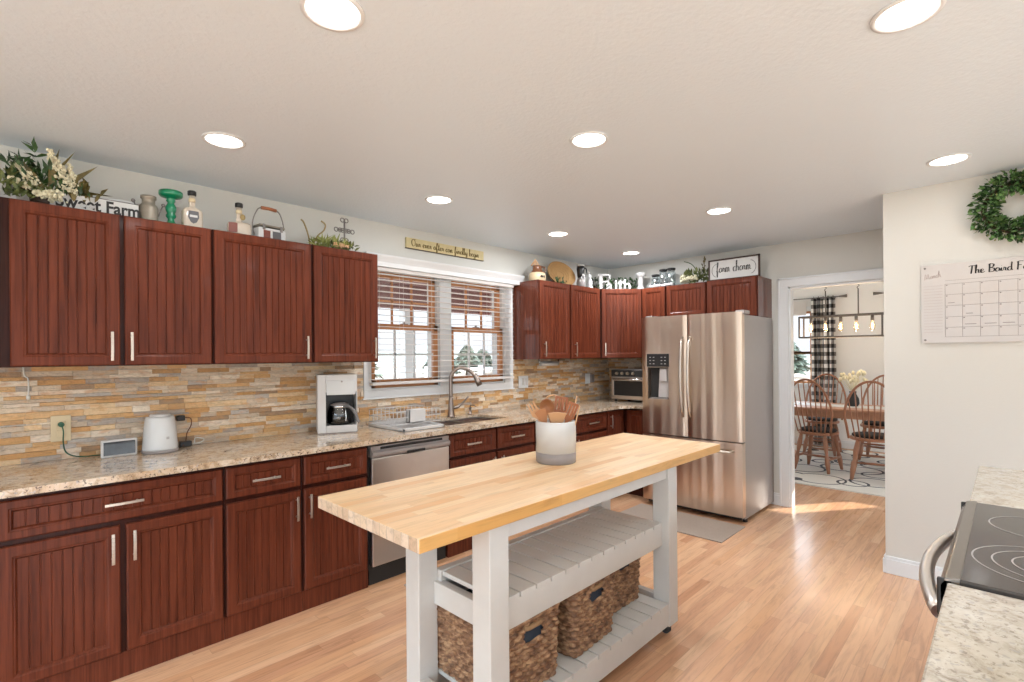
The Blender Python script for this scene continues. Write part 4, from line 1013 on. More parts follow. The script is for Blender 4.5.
flora(m, (.14, 3.18, ZC + .08), 70, (.10, .03, .10), .055, .018); flora(m, (.26, 3.18, ZC + .05), 40, (.05, .02, .06), .05, .018)
part('dark_leaves', m, M['leafd'], t)
m = MB()
for (tx, tz) in [(.25, .30), (.34, .24), (.20, .29), (.40, .12), (.05, .23), (.0, .08)]:
    L_ = Vector((tx - .17, -.02, tz - .06)); m.leaf((.17, 3.19, ZC + .06), L_, L_.length, .03, .25)
flora(m, (.30, 3.18, ZC + .04), 26, (.05, .03, .08), .06, .022)
part('long_leaves', m, M['leafo'], t)
m = MB(); flora(m, (.06, 3.16, ZC + .02), 60, (.12, .03, .06), .05, .018, (0, -.2, .4)); flora(m, (.0, 3.17, ZC + .08), 20, (.06, .02, .07), .06, .02); part('green_leaves', m, M['leafm'], t)
m = MB()
def plume(a, b, r, n=90, br=.007):
    a = Vector(a); b = Vector(b)
    for k in range(n):
        q = random.random(); p = a.lerp(b, q); rr = r * (1 - q * .65)
        v = Vector((random.gauss(0, 1), random.gauss(0, 1), random.gauss(0, 1))).normalized() * rr * random.uniform(.3, 1)
        m.ball(p + v, br * random.uniform(.6, 1.2), 5)
plume((.24, 3.16, ZC + .10), (.165, 3.17, ZC + .27), .04, 150); plume((.12, 3.16, ZC + .10), (.06, 3.17, ZC + .18), .03, 90); plume((.20, 3.14, ZC + .045), (.12, 3.14, ZC + .055), .036, 120, .008); plume((.25, 3.16, ZC + .09), (.24, 3.17, ZC + .22), .03, 90); plume((.10, 3.15, ZC + .08), (.035, 3.16, ZC + .11), .026, 60)
part('cream_blooms', m, M['flower'], t)

t = thing('word_sign', 'white wooden sign with black serif words behind the left flowers', 'sign', (.36, 3.17, ZC))
part('board', B(.17, 3.165, ZC, .505, 3.185, ZC + .082), M['signwhite'], t, .002)
tm = text_mb('Sweet Farm', .082, .001, .0022, 0); xform(tm, Matrix.Translation((.188, 3.1645, ZC + .018)) @ Matrix.Rotation(PI / 2, 4, 'X') @ Matrix.Scale(.82, 4, (1, 0, 0)))
# serif feet on the capitals
tm2 = MB(); tm2.v = tm.v; tm2.f = tm.f; tm2.sm = tm.sm
part('lettering', tm2, M['ink'], t)
t = thing('letter_block', 'plain white board standing behind the lettered sign', 'board', (.43, 3.25, ZC))
part('board', B(.33, 3.24, ZC, .525, 3.262, ZC + .115), M['signwhite'], t, .002)
part('dark_edge', B(.33, 3.238, ZC + .10, .525, 3.2395, ZC + .104), M['iron'], t)
single('book_box', B(-.045, 3.17, ZC, .06, 3.27, ZC + .085), M['signwhite'], 'white box edge below the leaves at the far left', 'box', bevel=.004)

t = thing('milk_can', 'small galvanized milk can with two flared handles', 'milk can', (.553, 3.2, ZC))
part('can', MB().lathe([(0, 0), (.040, 0), (.042, .004), (.042, .085), (.038, .097), (.029, .106), (.029, .128), (.035, .132), (.035, .146), (.031, .146), (.026, .128), (0, .126)], (.553, 3.2, ZC), 28), M['galv'], t)
for s_ in (-1, 1):
    part('handle', MB().tube(smoothline([(.553 + s_ * .043, 3.2, ZC + .05), (.553 + s_ * .052, 3.2, ZC + .08), (.553 + s_ * .062, 3.2, ZC + .105)], 3), .0035, 6).ball((.553 + s_ * .065, 3.2, ZC + .112), .010, 8), M['iron'], t)
prof = [(0, 0), (.035, 0), (.037, .008), (.030, .018), (.018, .03), (.014, .045), (.022, .055), (.024, .065), (.018, .075), (.024, .09), (.026, .105), (.020, .12), (.015, .132), (.022, .142), (.018, .152), (.03, .158), (.05, .164), (.055, .172), (.055, .190), (.050, .194), (.04, .188), (0, .186)]
t = thing('candle_holder', 'bright green turned pedestal candle holder', 'candle holder', (.652, 3.2, ZC)); part('turned_stem', MB().lathe(prof, (.652, 3.2, ZC), 28), M['green'], t)
def bottle(name, x, y, w_, h_, nh, lab, body_label, capc='black', twist=0):
    t = thing(name, lab, 'bottle', (x, y, ZC), twist, 'square bottles on the left wall cabinets')
    part('glass', MB().lathe([(0, 0), (w_ * .92, 0), (w_, .006), (w_, h_ * .78), (w_ * .85, h_ * .9), (.017, h_), (.014, h_ + .012), (.014, h_ + nh), (0, h_ + nh)], (0, 0, 0), 32, 1, .62, 6), M['paleliq'], t, local=True, label='pale tan glass')
    part('cap', MB().lathe([(0, 0), (.019, 0), (.021, .004), (.021, .022), (.017, .026), (0, .026)], (0, 0, h_ + nh), 20), M['black'], t, local=True)
    part('neck_band', MB().lathe([(.0145, 0), (.0165, .002), (.0165, .018), (.0145, .02)], (0, 0, h_ + nh - .036), 16), M['outlet'], t, local=True)
    return t
t = bottle('liquor_bottle', .748, 3.19, .048, .125, .065, 'tan square bottle with a dark shield label and black cap', 0)
m = MB().prism([(-.024, -.0315, .10), (.024, -.0315, .10), (.026, -.0315, .065), (.014, -.0315, .04), (0, -.0315, .032), (-.014, -.0315, .04), (-.026, -.0315, .065)], (0, .003, 0)); part('shield_label', m, M['label'], t, local=True)
part('label_ribbon', B(-.018, -.033, .066, .018, -.031, .078), M['signwhite'], t, local=True)
t = bottle('liquor_bottle', .985, 3.19, .062, .088, .085, 'squat tan square bottle with a reddish side label', 0, twist=math.radians(-14))
part('side_label', B(-.055, -.041, .02, -.01, -.037, .075), M['redlabel'], t, local=True)
part('hang_tag', MB().ball((.018, -.018, .115), .014, 8, (1, .4, 1.3)), M['stem'], t, local=True)
# white enamel tin with wire handle
t = thing('handled_tin', 'white lidded tin with wire bail and wooden grip', 'tin', (1.155, 3.2, ZC), math.radians(6))
part('tin_body', B(-.082, -.048, 0, .082, .048, .075), M['whitec'], t, .008, local=True)
part('lid', MB().box(-.078, -.045, .082, .078, .045, .094), M['galv'], t, .004, local=True)
part('clamps', MB().box(-.06, -.052, .06, -.045, -.046, .095).box(.045, -.052, .06, .06, -.046, .095), M['iron'], t, .001, local=True)
part('photo_label', B(-.055, -.0505, .012, -.015, -.0485, .058), M['redlabel'], t, local=True); part('photo_label', B(.0, -.0505, .012, .05, -.0485, .058), M['label'], t, local=True)
part('bail', MB().tube(smoothline([(-.086, 0, .03), (-.098, 0, .10), (-.075, 0, .17), (-.045, 0, .20), (.045, 0, .20), (.075, 0, .17), (.092, 0, .10), (.086, 0, .03)], 4), .0035, 6), M['iron'], t, local=True)
part('grip', MB().tube([(-.045, 0, .20), (0, 0, .203), (.045, 0, .20)], .010, 10), M['utensil2'], t, local=True)
# low greenery
t = thing('greenery_spray', 'green and peach artificial spray with two curled stems', 'plant', (1.55, 3.2, ZC))
m = MB(); flora(m, (1.54, 3.18, ZC + .005), 120, (.12, .035, .045), .075, .014, (-.1, -.1, .35), 1.0); part('leaves', m, M['leafy'], t)
m = MB(); flora(m, (1.62, 3.18, ZC + .01), 60, (.09, .03, .045), .045, .016, (0, 0, .4), 1.0); part('dark_leaves', m, M['leafm'], t)
m = MB(); plume((1.55, 3.14, ZC + .04), (1.64, 3.14, ZC + .035), .02, 60, .009); part('peach_blooms', m, M['peach'], t)
part('curled_stem', MB().tube(smoothline([(1.41, 3.2, ZC), (1.402, 3.2, ZC + .06), (1.385, 3.2, ZC + .12), (1.365, 3.2, ZC + .165), (1.350, 3.2, ZC + .175)], 4), .005, 6), M['stem'], t)
part('curled_stem', MB().tube(smoothline([(1.42, 3.2, ZC + .02), (1.46, 3.2, ZC + .09), (1.50, 3.2, ZC + .13), (1.51, 3.2, ZC + .17), (1.482, 3.2, ZC + .19)], 4), .005, 6), M['stem'], t)
t = thing('metal_cross', 'ornate grey metal cross standing behind the greenery', 'ornament', (1.665, 3.24, ZC))
m = MB().tube([(1.665, 3.24, ZC), (1.665, 3.24, ZC + .24)], .006, 8); m.tube([(1.615, 3.24, ZC + .165), (1.715, 3.24, ZC + .165)], .006, 8)
for (a, b) in ((0, .235), (-.045, .165), (.045, .165), (0, .165), (0, .10)):
    for s_ in (-1, 1):
        m.tube([(1.665 + a + s_ * .014 + .014 * math.cos(q * PI / 5), 3.24, ZC + b + .014 * math.sin(q * PI / 5)) for q in range(10)], .0035, 5, closed=True)
part('scrollwork', m, M['iron'], t)
# sign above window
t = thing('script_sign', 'long cream plank sign with olive script above the window', 'sign', (2.68, W - .012, 2.28))
part('board', B(2.268, W - .022, 2.283, 3.092, W - .001, 2.365), M['cream'], t, .002)
part('edge', MB().box(2.264, W - .020, 2.279, 3.096, W - .002, 2.2835), M['darkwood'], t)
m = MB(); sw = scriptw('Our ever after can finally begin', .062); kx = .72 / sw
script(m, 'Our ever after can finally begin', .062, .0022, lambda x, z: (2.315 + x * kx, W - .0225, 2.302 + z)); part('lettering', m, M['olive'], t)

# right-hand group
t = thing('stoneware_jug', 'small brown and cream stoneware jug near the window', 'jug', (3.59, 3.19, ZC))
part('jug_body', MB().lathe([(0, 0), (.075, 0), (.082, .01), (.082, .06), (.072, .082)], (3.59, 3.19, ZC), 28), M['tanc'], t, label='cream lower half')
part('jug_shoulder', MB().lathe([(.072, .082), (.055, .10), (.045, .115), (.042, .14), (.048, .15), (.036, .15), (.034, .12), (0, .11)], (3.59, 3.19, ZC), 28), M['brownc'], t, label='brown glazed shoulder')
part('handle', MB().tube(smoothline([(3.63, 3.17, ZC + .145), (3.665, 3.16, ZC + .14), (3.67, 3.16, ZC + .105), (3.65, 3.165, ZC + .085)], 4), .007, 8), M['brownc'], t)
m = MB(); 
for q in (-.02, 0, .02): m.box(3.57 + q, 3.103, ZC + .032, 3.58 + q, 3.112, ZC + .05)
part('stamped_letters', m, M['ink'], t)
t = thing('raffia_tassel', 'pale raffia tassel draped over the jug top', 'tassel', (3.57, 3.2, ZC + .14)); m = MB()
for k in range(16): m.tube([(3.575, 3.2, ZC + .215), (3.575 + .045 * math.cos(k), 3.2 + .04 * math.sin(k), ZC + .152)], .003, 4)
part('strands', m, M['peach'], t)
t = thing('straw_tray', 'round woven straw tray leaning against the wall', 'tray', (4.03, 3.30, ZC))
Mt = Matrix.Translation((4.03, 3.27, ZC + .125)) @ Matrix.Rotation(math.radians(74), 4, 'X')
m = MB(); m.lathe([(0, 0), (.09, .001), (.17, .003), (.20, .015), (.215, .03), (.22, .028), (.205, .010), (.175, -.004), (0, -.006)], (0, 0, 0), 40, 1, .58 / .50 * .52)
for r_ in (.06, .10, .14): m.tube([(r_ * math.cos(a * PI / 16), r_ * .6 * math.sin(a * PI / 16), .003) for a in range(32)], .003, 5, closed=True)
xform(m, Mt); part('woven_disc', m, M['wicker'], t)
t = thing('ivy_sprig', 'dark ivy sprig in front of the straw tray', 'plant', (3.93, 3.16, ZC)); m = MB(); flora(m, (3.90, 3.16, ZC), 40, (.08, .02, .05), .035, .02); part('leaves', m, M['leafd'], t)
PX = 4.285
t = thing('pitcher', 'black and white pitcher beside the straw tray', 'pitcher', (PX, 3.2, ZC))
part('pitcher_body', MB().lathe([(0, 0), (.036, 0), (.044, .03), (.046, .06), (.038, .09), (.031, .11)], (PX, 3.2, ZC), 24), M['greyc'], t, label='grey and white lower body')
part('neck', MB().lathe([(.031, .11), (.036, .15), (.042, .20), (.038, .232)], (PX, 3.2, ZC), 24), M['black'], t, label='black neck')
part('rim', MB().lathe([(.038, .232), (.042, .242), (.036, .248), (.032, .24), (0, .236)], (PX, 3.2, ZC), 24), M['whitec'], t); part('handle', MB().tube(smoothline([(PX + .03, 3.19, ZC + .22), (PX + .07, 3.18, ZC + .21), (PX + .075, 3.18, ZC + .15), (PX + .035, 3.19, ZC + .10)], 4), .007, 8), M['black'], t)
m = MB()
for q in range(6): m.ball((PX + .040 * math.cos(-2.6 + q * .4), 3.2 + .040 * math.sin(-2.6 + q * .4), ZC + .075 + .03 * (q % 3)), .013, 8, (1, .5, 1.3))
part('white_spots', m, M['whitec'], t)
t = thing('white_figurine', 'small white ceramic figurine next to the black pitcher', 'figurine', (4.43, 3.19, ZC))
part('figure', MB().lathe([(0, 0), (.038, 0), (.038, .02), (.026, .05), (.030, .08), (.022, .11), (.012, .125), (.018, .14), (.016, .16), (0, .17)], (4.43, 3.19, ZC), 20), M['whitec'], t); part('ears', MB().tube([(4.422, 3.19, ZC + .16), (4.418, 3.19, ZC + .20)], .006, 6), M['whitec'], t)
t = thing('leafy_garland', 'dark green leafy garland behind the word letters', 'plant', (4.85, 3.15, ZC)); m = MB()
for k in range(14): flora(m, (4.68 + .03 * k, 3.34 - .025 * k, ZC + .0), 14, (.02, .02, .15), .045, .02)
part('leaves', m, M['leafd'], t)
# letters "Faith" on the diagonal cabinet
t = thing('faith_letters', 'white block letters spelling Faith on the diagonal corner cabinet', 'sign', (4.735, 3.045, ZC), -PI / 3.2)
m = MB(); Lh = .19
m.box(-.19, 0, 0, -.155, .02, Lh); m.box(-.205, 0, 0, -.14, .02, .014); m.box(-.205, 0, Lh - .02, -.07, .02, Lh); m.box(-.085, 0, Lh - .055, -.07, .02, Lh); m.box(-.155, 0, .095, -.09, .02, .115); m.box(-.098, 0, .08, -.088, .02, .13)
part('letter', m, M['signwhite'], t, .001, local=True)
for ch, xx, sz in (('a', -.118, .17), ('i', -.030, .17), ('t', .008, .21), ('h', .066, .17)):
    tm = text_mb(ch, sz, .009, .0035); xform(tm, Matrix.Translation((xx, .01, .004)) @ Matrix.Rotation(PI / 2, 4, 'X')); part('letter', tm, M['signwhite'], t, local=True)
t = thing('pillar_candlestick', 'white turned pillar candlestick right of the word letters', 'candle holder', (4.93, 2.87, ZC))
part('turned_stem', MB().lathe([(0, 0), (.05, 0), (.05, .022), (.032, .035), (.024, .06), (.03, .10), (.024, .14), (.034, .155), (.05, .165), (.05, .195), (.03, .2), (0, .2)], (4.93, 2.87, ZC), 24), M['signwhite'], t)
def jar(y, h_, lab):
    t = thing('glass_jar', lab, 'jar', (4.93, y, ZC), 0, 'glass jars with dark lids on the far cabinets')
    part('glass', MB().lathe([(0, 0), (.042, 0), (.045, .006), (.045, h_ * .8), (.034, h_ * .93), (.034, h_)], (4.93, y, ZC), 24), M['jar'], t)
    part('lid', MB().lathe([(0, 0), (.040, 0), (.042, .004), (.042, .018), (0, .02)], (4.93, y, ZC + h_), 24), M['blackm'], t)
    m = MB(); flora(m, (4.93, y, ZC + .02), 12, (.02, .02, h_ * .5), .05, .012, (0, 0, 1), .5); part('filling', m, M['label'], t)
jar(2.69, .135, 'glass jar with dark lid, lower one beside the white candlestick'); jar(2.60, .180, 'tall clear glass jar with dark lid, left of the pair side by side'); jar(2.51, .182, 'clear glass jar with dark lid next to the pale flowers')
t = thing('white_pebbles', 'low white ceramic flowers in front of the jars', 'ornament', (4.86, 2.5, ZC)); m = MB(); 
for k in range(16): m.ball((4.85 + random.uniform(-.015, .015), 2.46 + k * .017, ZC + .018 + random.uniform(0, .012)), .016, 8)
part('petals', m, M['whitec'], t)
t = thing('flower_arrangement', 'cream blossoms and green leaves left of the framed sign', 'flowers', (4.93, 2.22, ZC))
m = MB(); flora(m, (4.92, 2.23, ZC + .01), 110, (.04, .12, .11), .055, .028); part('leaves', m, M['leafm'], t)
m = MB(); plume((4.89, 2.38, ZC + .06), (4.89, 2.22, ZC + .07), .05, 110, .013); part('blossoms', m, M['flower'], t)
m = MB().tube(smoothline([(4.93, 2.22, ZC + .05), (4.93, 2.25, ZC + .16), (4.93, 2.30, ZC + .22), (4.93, 2.37, ZC + .25)], 4), .004, 6); part('stem', m, M['leafd'], t)
m = MB(); 
for k in range(8): flora(m, (4.93, 2.17 - .002 * k, ZC + .12 + .017 * k), 3, (.01, .01, .01), .03, .014)
part('leaf_sprig', m, M['leafo'], t)
# framed sign over fridge
t = thing('framed_sign', 'dark framed white script sign standing over the fridge', 'sign', (4.80, 2.063, ZC), -PI / 2)
w_, h_ = .468, .200
m = MB().box(0, 0, 0, .014, .022, h_).box(w_ - .014, 0, 0, w_, .022, h_).box(0, 0, 0, w_, .022, .012).box(0, 0, h_ - .014, w_, .022, h_); part('frame', m, M['darkwood'], t, .001, local=True)
part('board', B(.012, .006, .010, w_ - .012, .018, h_ - .012), M['signwhite'], t, local=True)
m = MB(); sw = scriptw('farm charm', .105); kx = .32 / sw
script(m, 'farm charm', .105, .0023, lambda x, z: (.076 + x * kx, .006, .072 + z), 1.2); part('lettering', m, M['ink'], t, local=True)
m = MB()
for s_ in (-1, 1):
    cxx = w_ / 2 + s_ * .150
    pts = [(cxx + s_ * .050 * math.cos(a), .0055, .095 + .062 * math.sin(a)) for a in [(-80 + 160 * k / 14) * PI / 180 for k in range(15)]]
    m.tube(pts, .0012, 4)
    for k, p in enumerate(pts[1:]): m.ball(p, .0034, 5, (1, .4, 1))
part('laurel', m, M['ink'], t, local=True)

# ---------------------------------------------------------------- calendar wall
t = thing('wall_calendar_board', 'clear acrylic month calendar board mounted on the grey wall', 'calendar', (XC, .386, 1.475), -PI / 2)
part('sheet', B(0, -.012, 0, .72, -.006, .475), M['acry'], t, local=True)
for (a, b) in ((.018, .018), (.702, .018), (.018, .457), (.702, .457)): part('standoff', MB().cyl((a, 0, b), (a, -.018, b), .006), M['iron'], t, local=True)
m = MB(); gx0, gp, gz = .112, .0775, [.035, .092, .155, .222, .288, .352]
for k in range(8): m.box(gx0 + k * gp - .0008, -.0128, gz[0], gx0 + k * gp + .0008, -.012, gz[-1])
for z in gz: m.box(gx0, -.0128, z - .0008, gx0 + 7 * gp, -.012, z + .0008)
m.box(gx0, -.0128, .372, gx0 + 7 * gp, -.012, .3732)
part('grid', m, M['calline'], t, local=True)
m = MB()
for k in range(17): m.box(.012, -.0128, .345 - k * .0175, .100, -.012, .3462 - k * .0175)
part('note_lines', m, M['marker'], t, local=True)
m = MB(); script(m, 'The Baird Family', .060, .0016, lambda x, z: (.218 + x * .86, -.0125, .402 + z * .86), 1.4); part('title', m, M['ink'], t, local=True)
m = MB(); script(m, 'March', .055, .0010, lambda x, z: (.016 + x * .62, -.0125, .385 + z * .7 + x * .12), 0); part('month_note', m, M['marker'], t, local=True)
m = MB()
for r_ in range(5):
    for k in range(7): n_ = r_ * 7 + k + 1; m.box(gx0 + k * gp + .004, -.0128, gz[4 - r_ + 1] - .010, gx0 + k * gp + .011, -.012, gz[4 - r_ + 1] - .005)
for (a, b, c_) in ((.125, 3, .03), (.205, 2, .03), (.20, 1, .05), (.285, 1, .05), (.36, 1, .05)): m.box(a, -.0128, gz[b] + .015, a + c_, -.012, gz[b] + .018)
part('entries', m, M['calline'], t, local=True)
# wreath
t = thing('boxwood_wreath', 'round green leafy wreath hanging on the wall above the calendar', 'wreath', (XC, -.035, 2.225), -PI / 2)
part('hoop', MB().tube([(.135 * math.cos(a * PI / 16), -.035, .135 * math.sin(a * PI / 16)) for a in range(32)], .012, 8, closed=True), M['bark'], t, local=True)
def wleaf(n, r0, r1, mat, nm, L, wd):
    m = MB()
    for _ in range(n):
        a = random.uniform(0, 2 * PI); q = random.uniform(0, 2 * PI); rr = random.uniform(r0, r1)
        c_ = Vector((.135 * math.cos(a), -.040, .135 * math.sin(a))); rad = Vector((math.cos(a), 0, math.sin(a)))
        o_ = rad * math.cos(q) * rr + Vector((0, -1, 0)) * abs(math.sin(q)) * rr * .75
        d = o_.normalized() + Vector((-math.sin(a), 0, math.cos(a))) * random.uniform(-.2, 1.0) + Vector((0, -.3, 0)); p = c_ + o_
        if p.y > -.012: p.y = -.012
        m.leaf(p, d, L * random.uniform(.7, 1.3), wd)
    part(nm, m, mat, t, local=True)
wleaf(900, .008, .052, M['leafd'], 'dark_leaves', .030, .018); wleaf(560, .026, .062, M['leafg'], 'light_leaves', .028, .020); wleaf(110, .03, .060, M['leafy'], 'pale_leaves', .016, .010)

# ---------------------------------------------------------------- right counters and range
RY = .100
def rcounter(x0, x1, lab, lab2):
    single('countertop', B(x0, -.56, .884, x1, RY, .914), M['granite2'], lab, 'countertop', bevel=.004)
    t = thing('base_cabinet', lab2, 'cabinet', (x0 + .01, RY - .035, 0), PI)
    b = MB().box(-(x1 - x0) + .02, 0, .105, 0, .58, .882).box(-(x1 - x0) + .02, .05, 0, 0, .58, .105)
    part('carcass', b, M['cherry'], t, .002, local=True)
    ww = x1 - x0 - .02
    o = part('door', door_mb(-ww + .008, -.008, DD0, DD1), M['cherry'], t, local=True); part('handle', pull_mb((-.04, .522), (-.04, .655)), M['nickel'], o, .0015, local=True)
    o = part('drawer', door_mb(-ww + .008, -.008, DR0, DR1, .042), M['cherry'], t, local=True); part('handle', pull_mb((-ww / 2 - .07, .783), (-ww / 2 + .07, .783)), M['nickel'], o, .0015, local=True)
rcounter(.74, 1.452, 'pale granite counter piece in the near right corner before the range', 'cherry cabinet under the near right granite counter')
rcounter(2.262, 3.045, 'pale granite counter piece beyond the range by the calendar wall', 'cherry cabinet beyond the range by the calendar wall')
t = thing('range', 'black glass-top electric range with curved steel handle', 'stove', (1.857, -.22, 0))
rx0, rx1 = 1.456, 2.258
part('body', B(rx0 + .004, -.56, .03, rx1 - .004, RY - .02, .900), M['steel_side'], t, .004)
part('oven_door', B(rx0 + .012, RY - .02, .22, rx1 - .012, RY + .012, .80), M['steel_h'], t, .006)
part('glass_cooktop', B(rx0 + .002, -.56, .902, rx1 - .002, RY - .006, .922), M['cooktop'], t, .004)
part('front_trim', MB().prism([(rx0, RY - .022, .926), (rx0, RY + .004, .922), (rx0, RY + .014, .905), (rx0, RY + .014, .865), (rx0, RY - .022, .865)], (rx1 - rx0, 0, 0)), M['trimsteel'], t, .003, label='polished steel front edge')
for xx in (rx0, rx1 - .012): part('corner_cap', B(xx, RY - .01, .835, xx + .012, RY + .018, .918), M['black'], t, .003)
for (cx, cy, rs) in ((1.675, -.082, (.150, .115, .080)), (2.03, -.075, (.120,))):
    for r_ in rs:
        m = MB(); n = 64; vs = []
        for k in range(n): a = 2 * PI * k / n; vs += [(cx + (r_ - .0018) * math.cos(a), cy + (r_ - .0018) * math.sin(a), .9226), (cx + (r_ + .0018) * math.cos(a), cy + (r_ + .0018) * math.sin(a), .9226)]
        m.add(vs, [(2 * k, 2 * k + 1, (2 * k + 3) % (2 * n), (2 * k + 2) % (2 * n)) for k in range(n)]); part('burner_ring', m, M['ring'], t)
pts = [(1.50 + .70 * k / 18, RY + .016 + .050 * math.sin(PI * k / 18) ** .8, .825) for k in range(19)]
part('handle', MB().tube(pts, .0165, 14), M['handle'], t)
for k in range(3): part('foot', MB().cyl((rx0 + .06 + k * .33, .0, 0), (rx0 + .06 + k * .33, .0, .032), .02), M['black'], t)

# ---------------------------------------------------------------- mats
single('floor_mat', B(3.79, 1.545, 0, 4.275, 2.50, .008), M['mat'], 'taupe floor mat in front of the refrigerator', 'mat', bevel=.003)
single('floor_mat', B(1.75, 2.18, 0, 2.80, 2.68, .008), M['mat'], 'long taupe kitchen mat in front of the sink, behind the island', 'mat', bevel=.003)

# ---------------------------------------------------------------- recessed lights
def can(x, y, lab, e=3.0):
    t = thing('recessed_light', lab, 'ceiling light', (x, y, CEIL), 0, 'round recessed ceiling lights')
    part('trim_ring', MB().lathe([(.092, 0), (.091, -.005), (.080, -.007), (.075, -.003), (.075, 0)], (x, y, CEIL), 40), M['trim'], t)
    part('lens', MB().lathe([(.076, -.001), (.07, -.003), (0, -.004)], (x, y, CEIL), 40), M['can'], t)
    l = bpy.data.lights.new('lamp', 'AREA'); l.shape = 'DISK'; l.size = .15; l.energy = CAN_W * e; l.color = (.96, .97, 1)
    lo = bpy.data.objects.new('lamp', l); col.objects.link(lo); lo.parent = t; lo.location = (0, 0, -.012)
for x, y, lab in [(.70, 1.422, 'large recessed light at the top of the photo, left of centre'), (1.93, .215, 'large recessed light at the top right corner'),
                  (.75, 2.63, 'recessed light nearest the left wall cabinets and green candle holder'), (1.975, 1.419, 'recessed light in the middle of the ceiling above the island'),
                  (3.55, .225, 'recessed light near the wreath wall'), (2.026, 2.653, 'recessed light in front of the sink windows'),
                  (3.616, 1.473, 'recessed light in front of the refrigerator and doorway'), (3.31, 2.703, 'recessed light beside the right end of the window crown'), (4.456, 2.70, 'recessed light above the diagonal corner cabinet'),
                  (-.6, 1.42, 'recessed light behind the viewpoint over the left aisle'), (-.6, -.9, 'recessed light behind the viewpoint in the back corner'), (1.93, -1.3, 'recessed light over the range wall side')]:
    can(x, y, lab, {3.55: 1.0, 3.31: 10, 4.456: 12, 3.616: 17, 2.026: 5, 1.975: 2, .70: 2.5}.get(x, 3.0))

# ---------------------------------------------------------------- dining room
single('area_rug', B(6.10, -.4, 0, 8.62, 3.1, .012), M['rug'], 'cream area rug with dark looping lines under the dining table', 'rug')
def wchair():
    t = thing('windsor_chair', 'x', 'chair', (0, 0, 0), 0, 'bow-back wooden dining chairs')
    # faces +x, origin on the floor under the seat; back at -x
    m = MB(); n = 28; out = []
    for k in range(n):
        a = 2 * PI * k / n; out.append((.215 * math.cos(a) + .02 * math.cos(a) ** 2, .225 * math.sin(a) * (1 - .10 * (1 - math.cos(a)) * .5)))
    m.prism([(x, y, .430) for x, y in out], (0, 0, .034)); part('seat', m, M['chair'], t, .01, local=True)
    part('seat_pad', MB().lathe([(0, 0), (.17, 0), (.185, .012), (.18, .03), (.15, .038), (0, .04)], (.02, 0, .464), 24, 1, 1.05), M['cushion'], t, local=True)
    for sx_, sy_ in ((1, 1), (1, -1), (-1, 1), (-1, -1)):
        a = Vector((sx_ * .14, sy_ * .13, .432)); b = Vector((sx_ * .195, sy_ * .188, 0)); pr = [.018, .024, .028, .023, .017, .026, .028, .021, .016]
        part('leg', MB().tube([a.lerp(b, k / 8) for k in range(9)], pr, 10), M['chair'], t, local=True)
    for sy_ in (1, -1): part('stretcher', MB().tube([(.185, sy_ * .185, .16), (0, sy_ * .185, .16), (-.185, sy_ * .185, .16)], [.010, .016, .010], 8), M['chair'], t, local=True)
    part('stretcher', MB().tube([(.0, -.185, .16), (0, 0, .16), (0, .185, .16)], [.009, .015, .009], 8), M['chair'], t, local=True)
    part('stretcher', MB().tube([(.178, -.17, .22), (.178, 0, .22), (.178, .17, .22)], [.009, .014, .009], 8), M['chair'], t, local=True)
    def back(y, z): return (-.185 - .14 * (z - .46) / .62, y, z)
    hp = []
    for k in range(25):
        a = PI * k / 24; w_ = .262; yy = -w_ * math.cos(a) * (1.0 if math.sin(a) > .3 else .80 + .20 * (math.sin(a) / .3)); zz = .46 + .64 * (math.sin(a) ** .72); hp.append(back(yy, zz))
    part('bow', MB().tube(hp, .013, 10), M['chair'], t, local=True)
    for k in range(8):
        y = -.175 + .35 * k / 7; s_ = min(1, abs(y * 1.18) / .262); zt = .46 + .64 * (max(0, 1 - s_ * s_) ** .36); part('spindle', MB().tube([back(y * .85, .462), back(y * 1.05, .7), back(y * 1.18, zt)], [.0065, .0085, .0055], 7), M['chair'], t, local=True)
    return t
ch = wchair()
chs = [((6.98, 1.665), -8, 'bow-back wooden chair at the near table side, closest to the refrigerator'), ((6.86, 1.10), 8, 'bow-back wooden chair at the near table side, beside the grey wall'),
       ((8.19, 1.90), 182, 'bow-back wooden chair across the table, in front of the checked curtain'), ((8.13, 1.22), 176, 'bow-back wooden chair across the table, partly hidden by the right chair')]
for k, ((x, y), a, lab) in enumerate(chs):
    if k == 0: ch.location = (x, y, .012); ch.rotation_euler.z = math.radians(a); ch['label'] = lab
    else: dup(ch, (x, y, .012), math.radians(a), lab)
t = thing('dining_table', 'oak dining table standing on the cream rug through the doorway', 'table', (7.45, 1.5, .012))
part('tabletop', B(7.05, .35, .715, 7.90, 2.75, .750), M['tablewood'], t, .008)
part('apron', MB().box(7.13, .45, .63, 7.16, 2.65, .715).box(7.79, .45, .63, 7.82, 2.65, .715).box(7.13, .45, .63, 7.82, .48, .715).box(7.13, 2.62, .63, 7.82, 2.65, .715), M['tablewood'], t)
for yy in (.95, 2.15):
    part('pedestal', MB().lathe([(.05, .08), (.07, .12), (.05, .2), (.085, .3), (.09, .38), (.05, .48), (.06, .56), (.10, .60), (.10, .63)], (7.475, yy, .012), 20), M['tablewood'], t)
    part('pedestal_foot', MB().box(7.15, yy - .04, .012, 7.80, yy + .04, .07).box(7.25, yy - .045, .07, 7.70, yy + .045, .10), M['tablewood'], t, .01)
t = thing('flower_vase', 'dark vase of pale dried flowers on the dining table', 'vase', (7.5, 1.40, .75))
part('vase', MB().lathe([(0, 0), (.05, 0), (.07, .04), (.065, .10), (.035, .16), (.04, .19), (.03, .19), (0, .02)], (7.5, 1.40, .75), 20), M['blackm'], t)
m = MB()
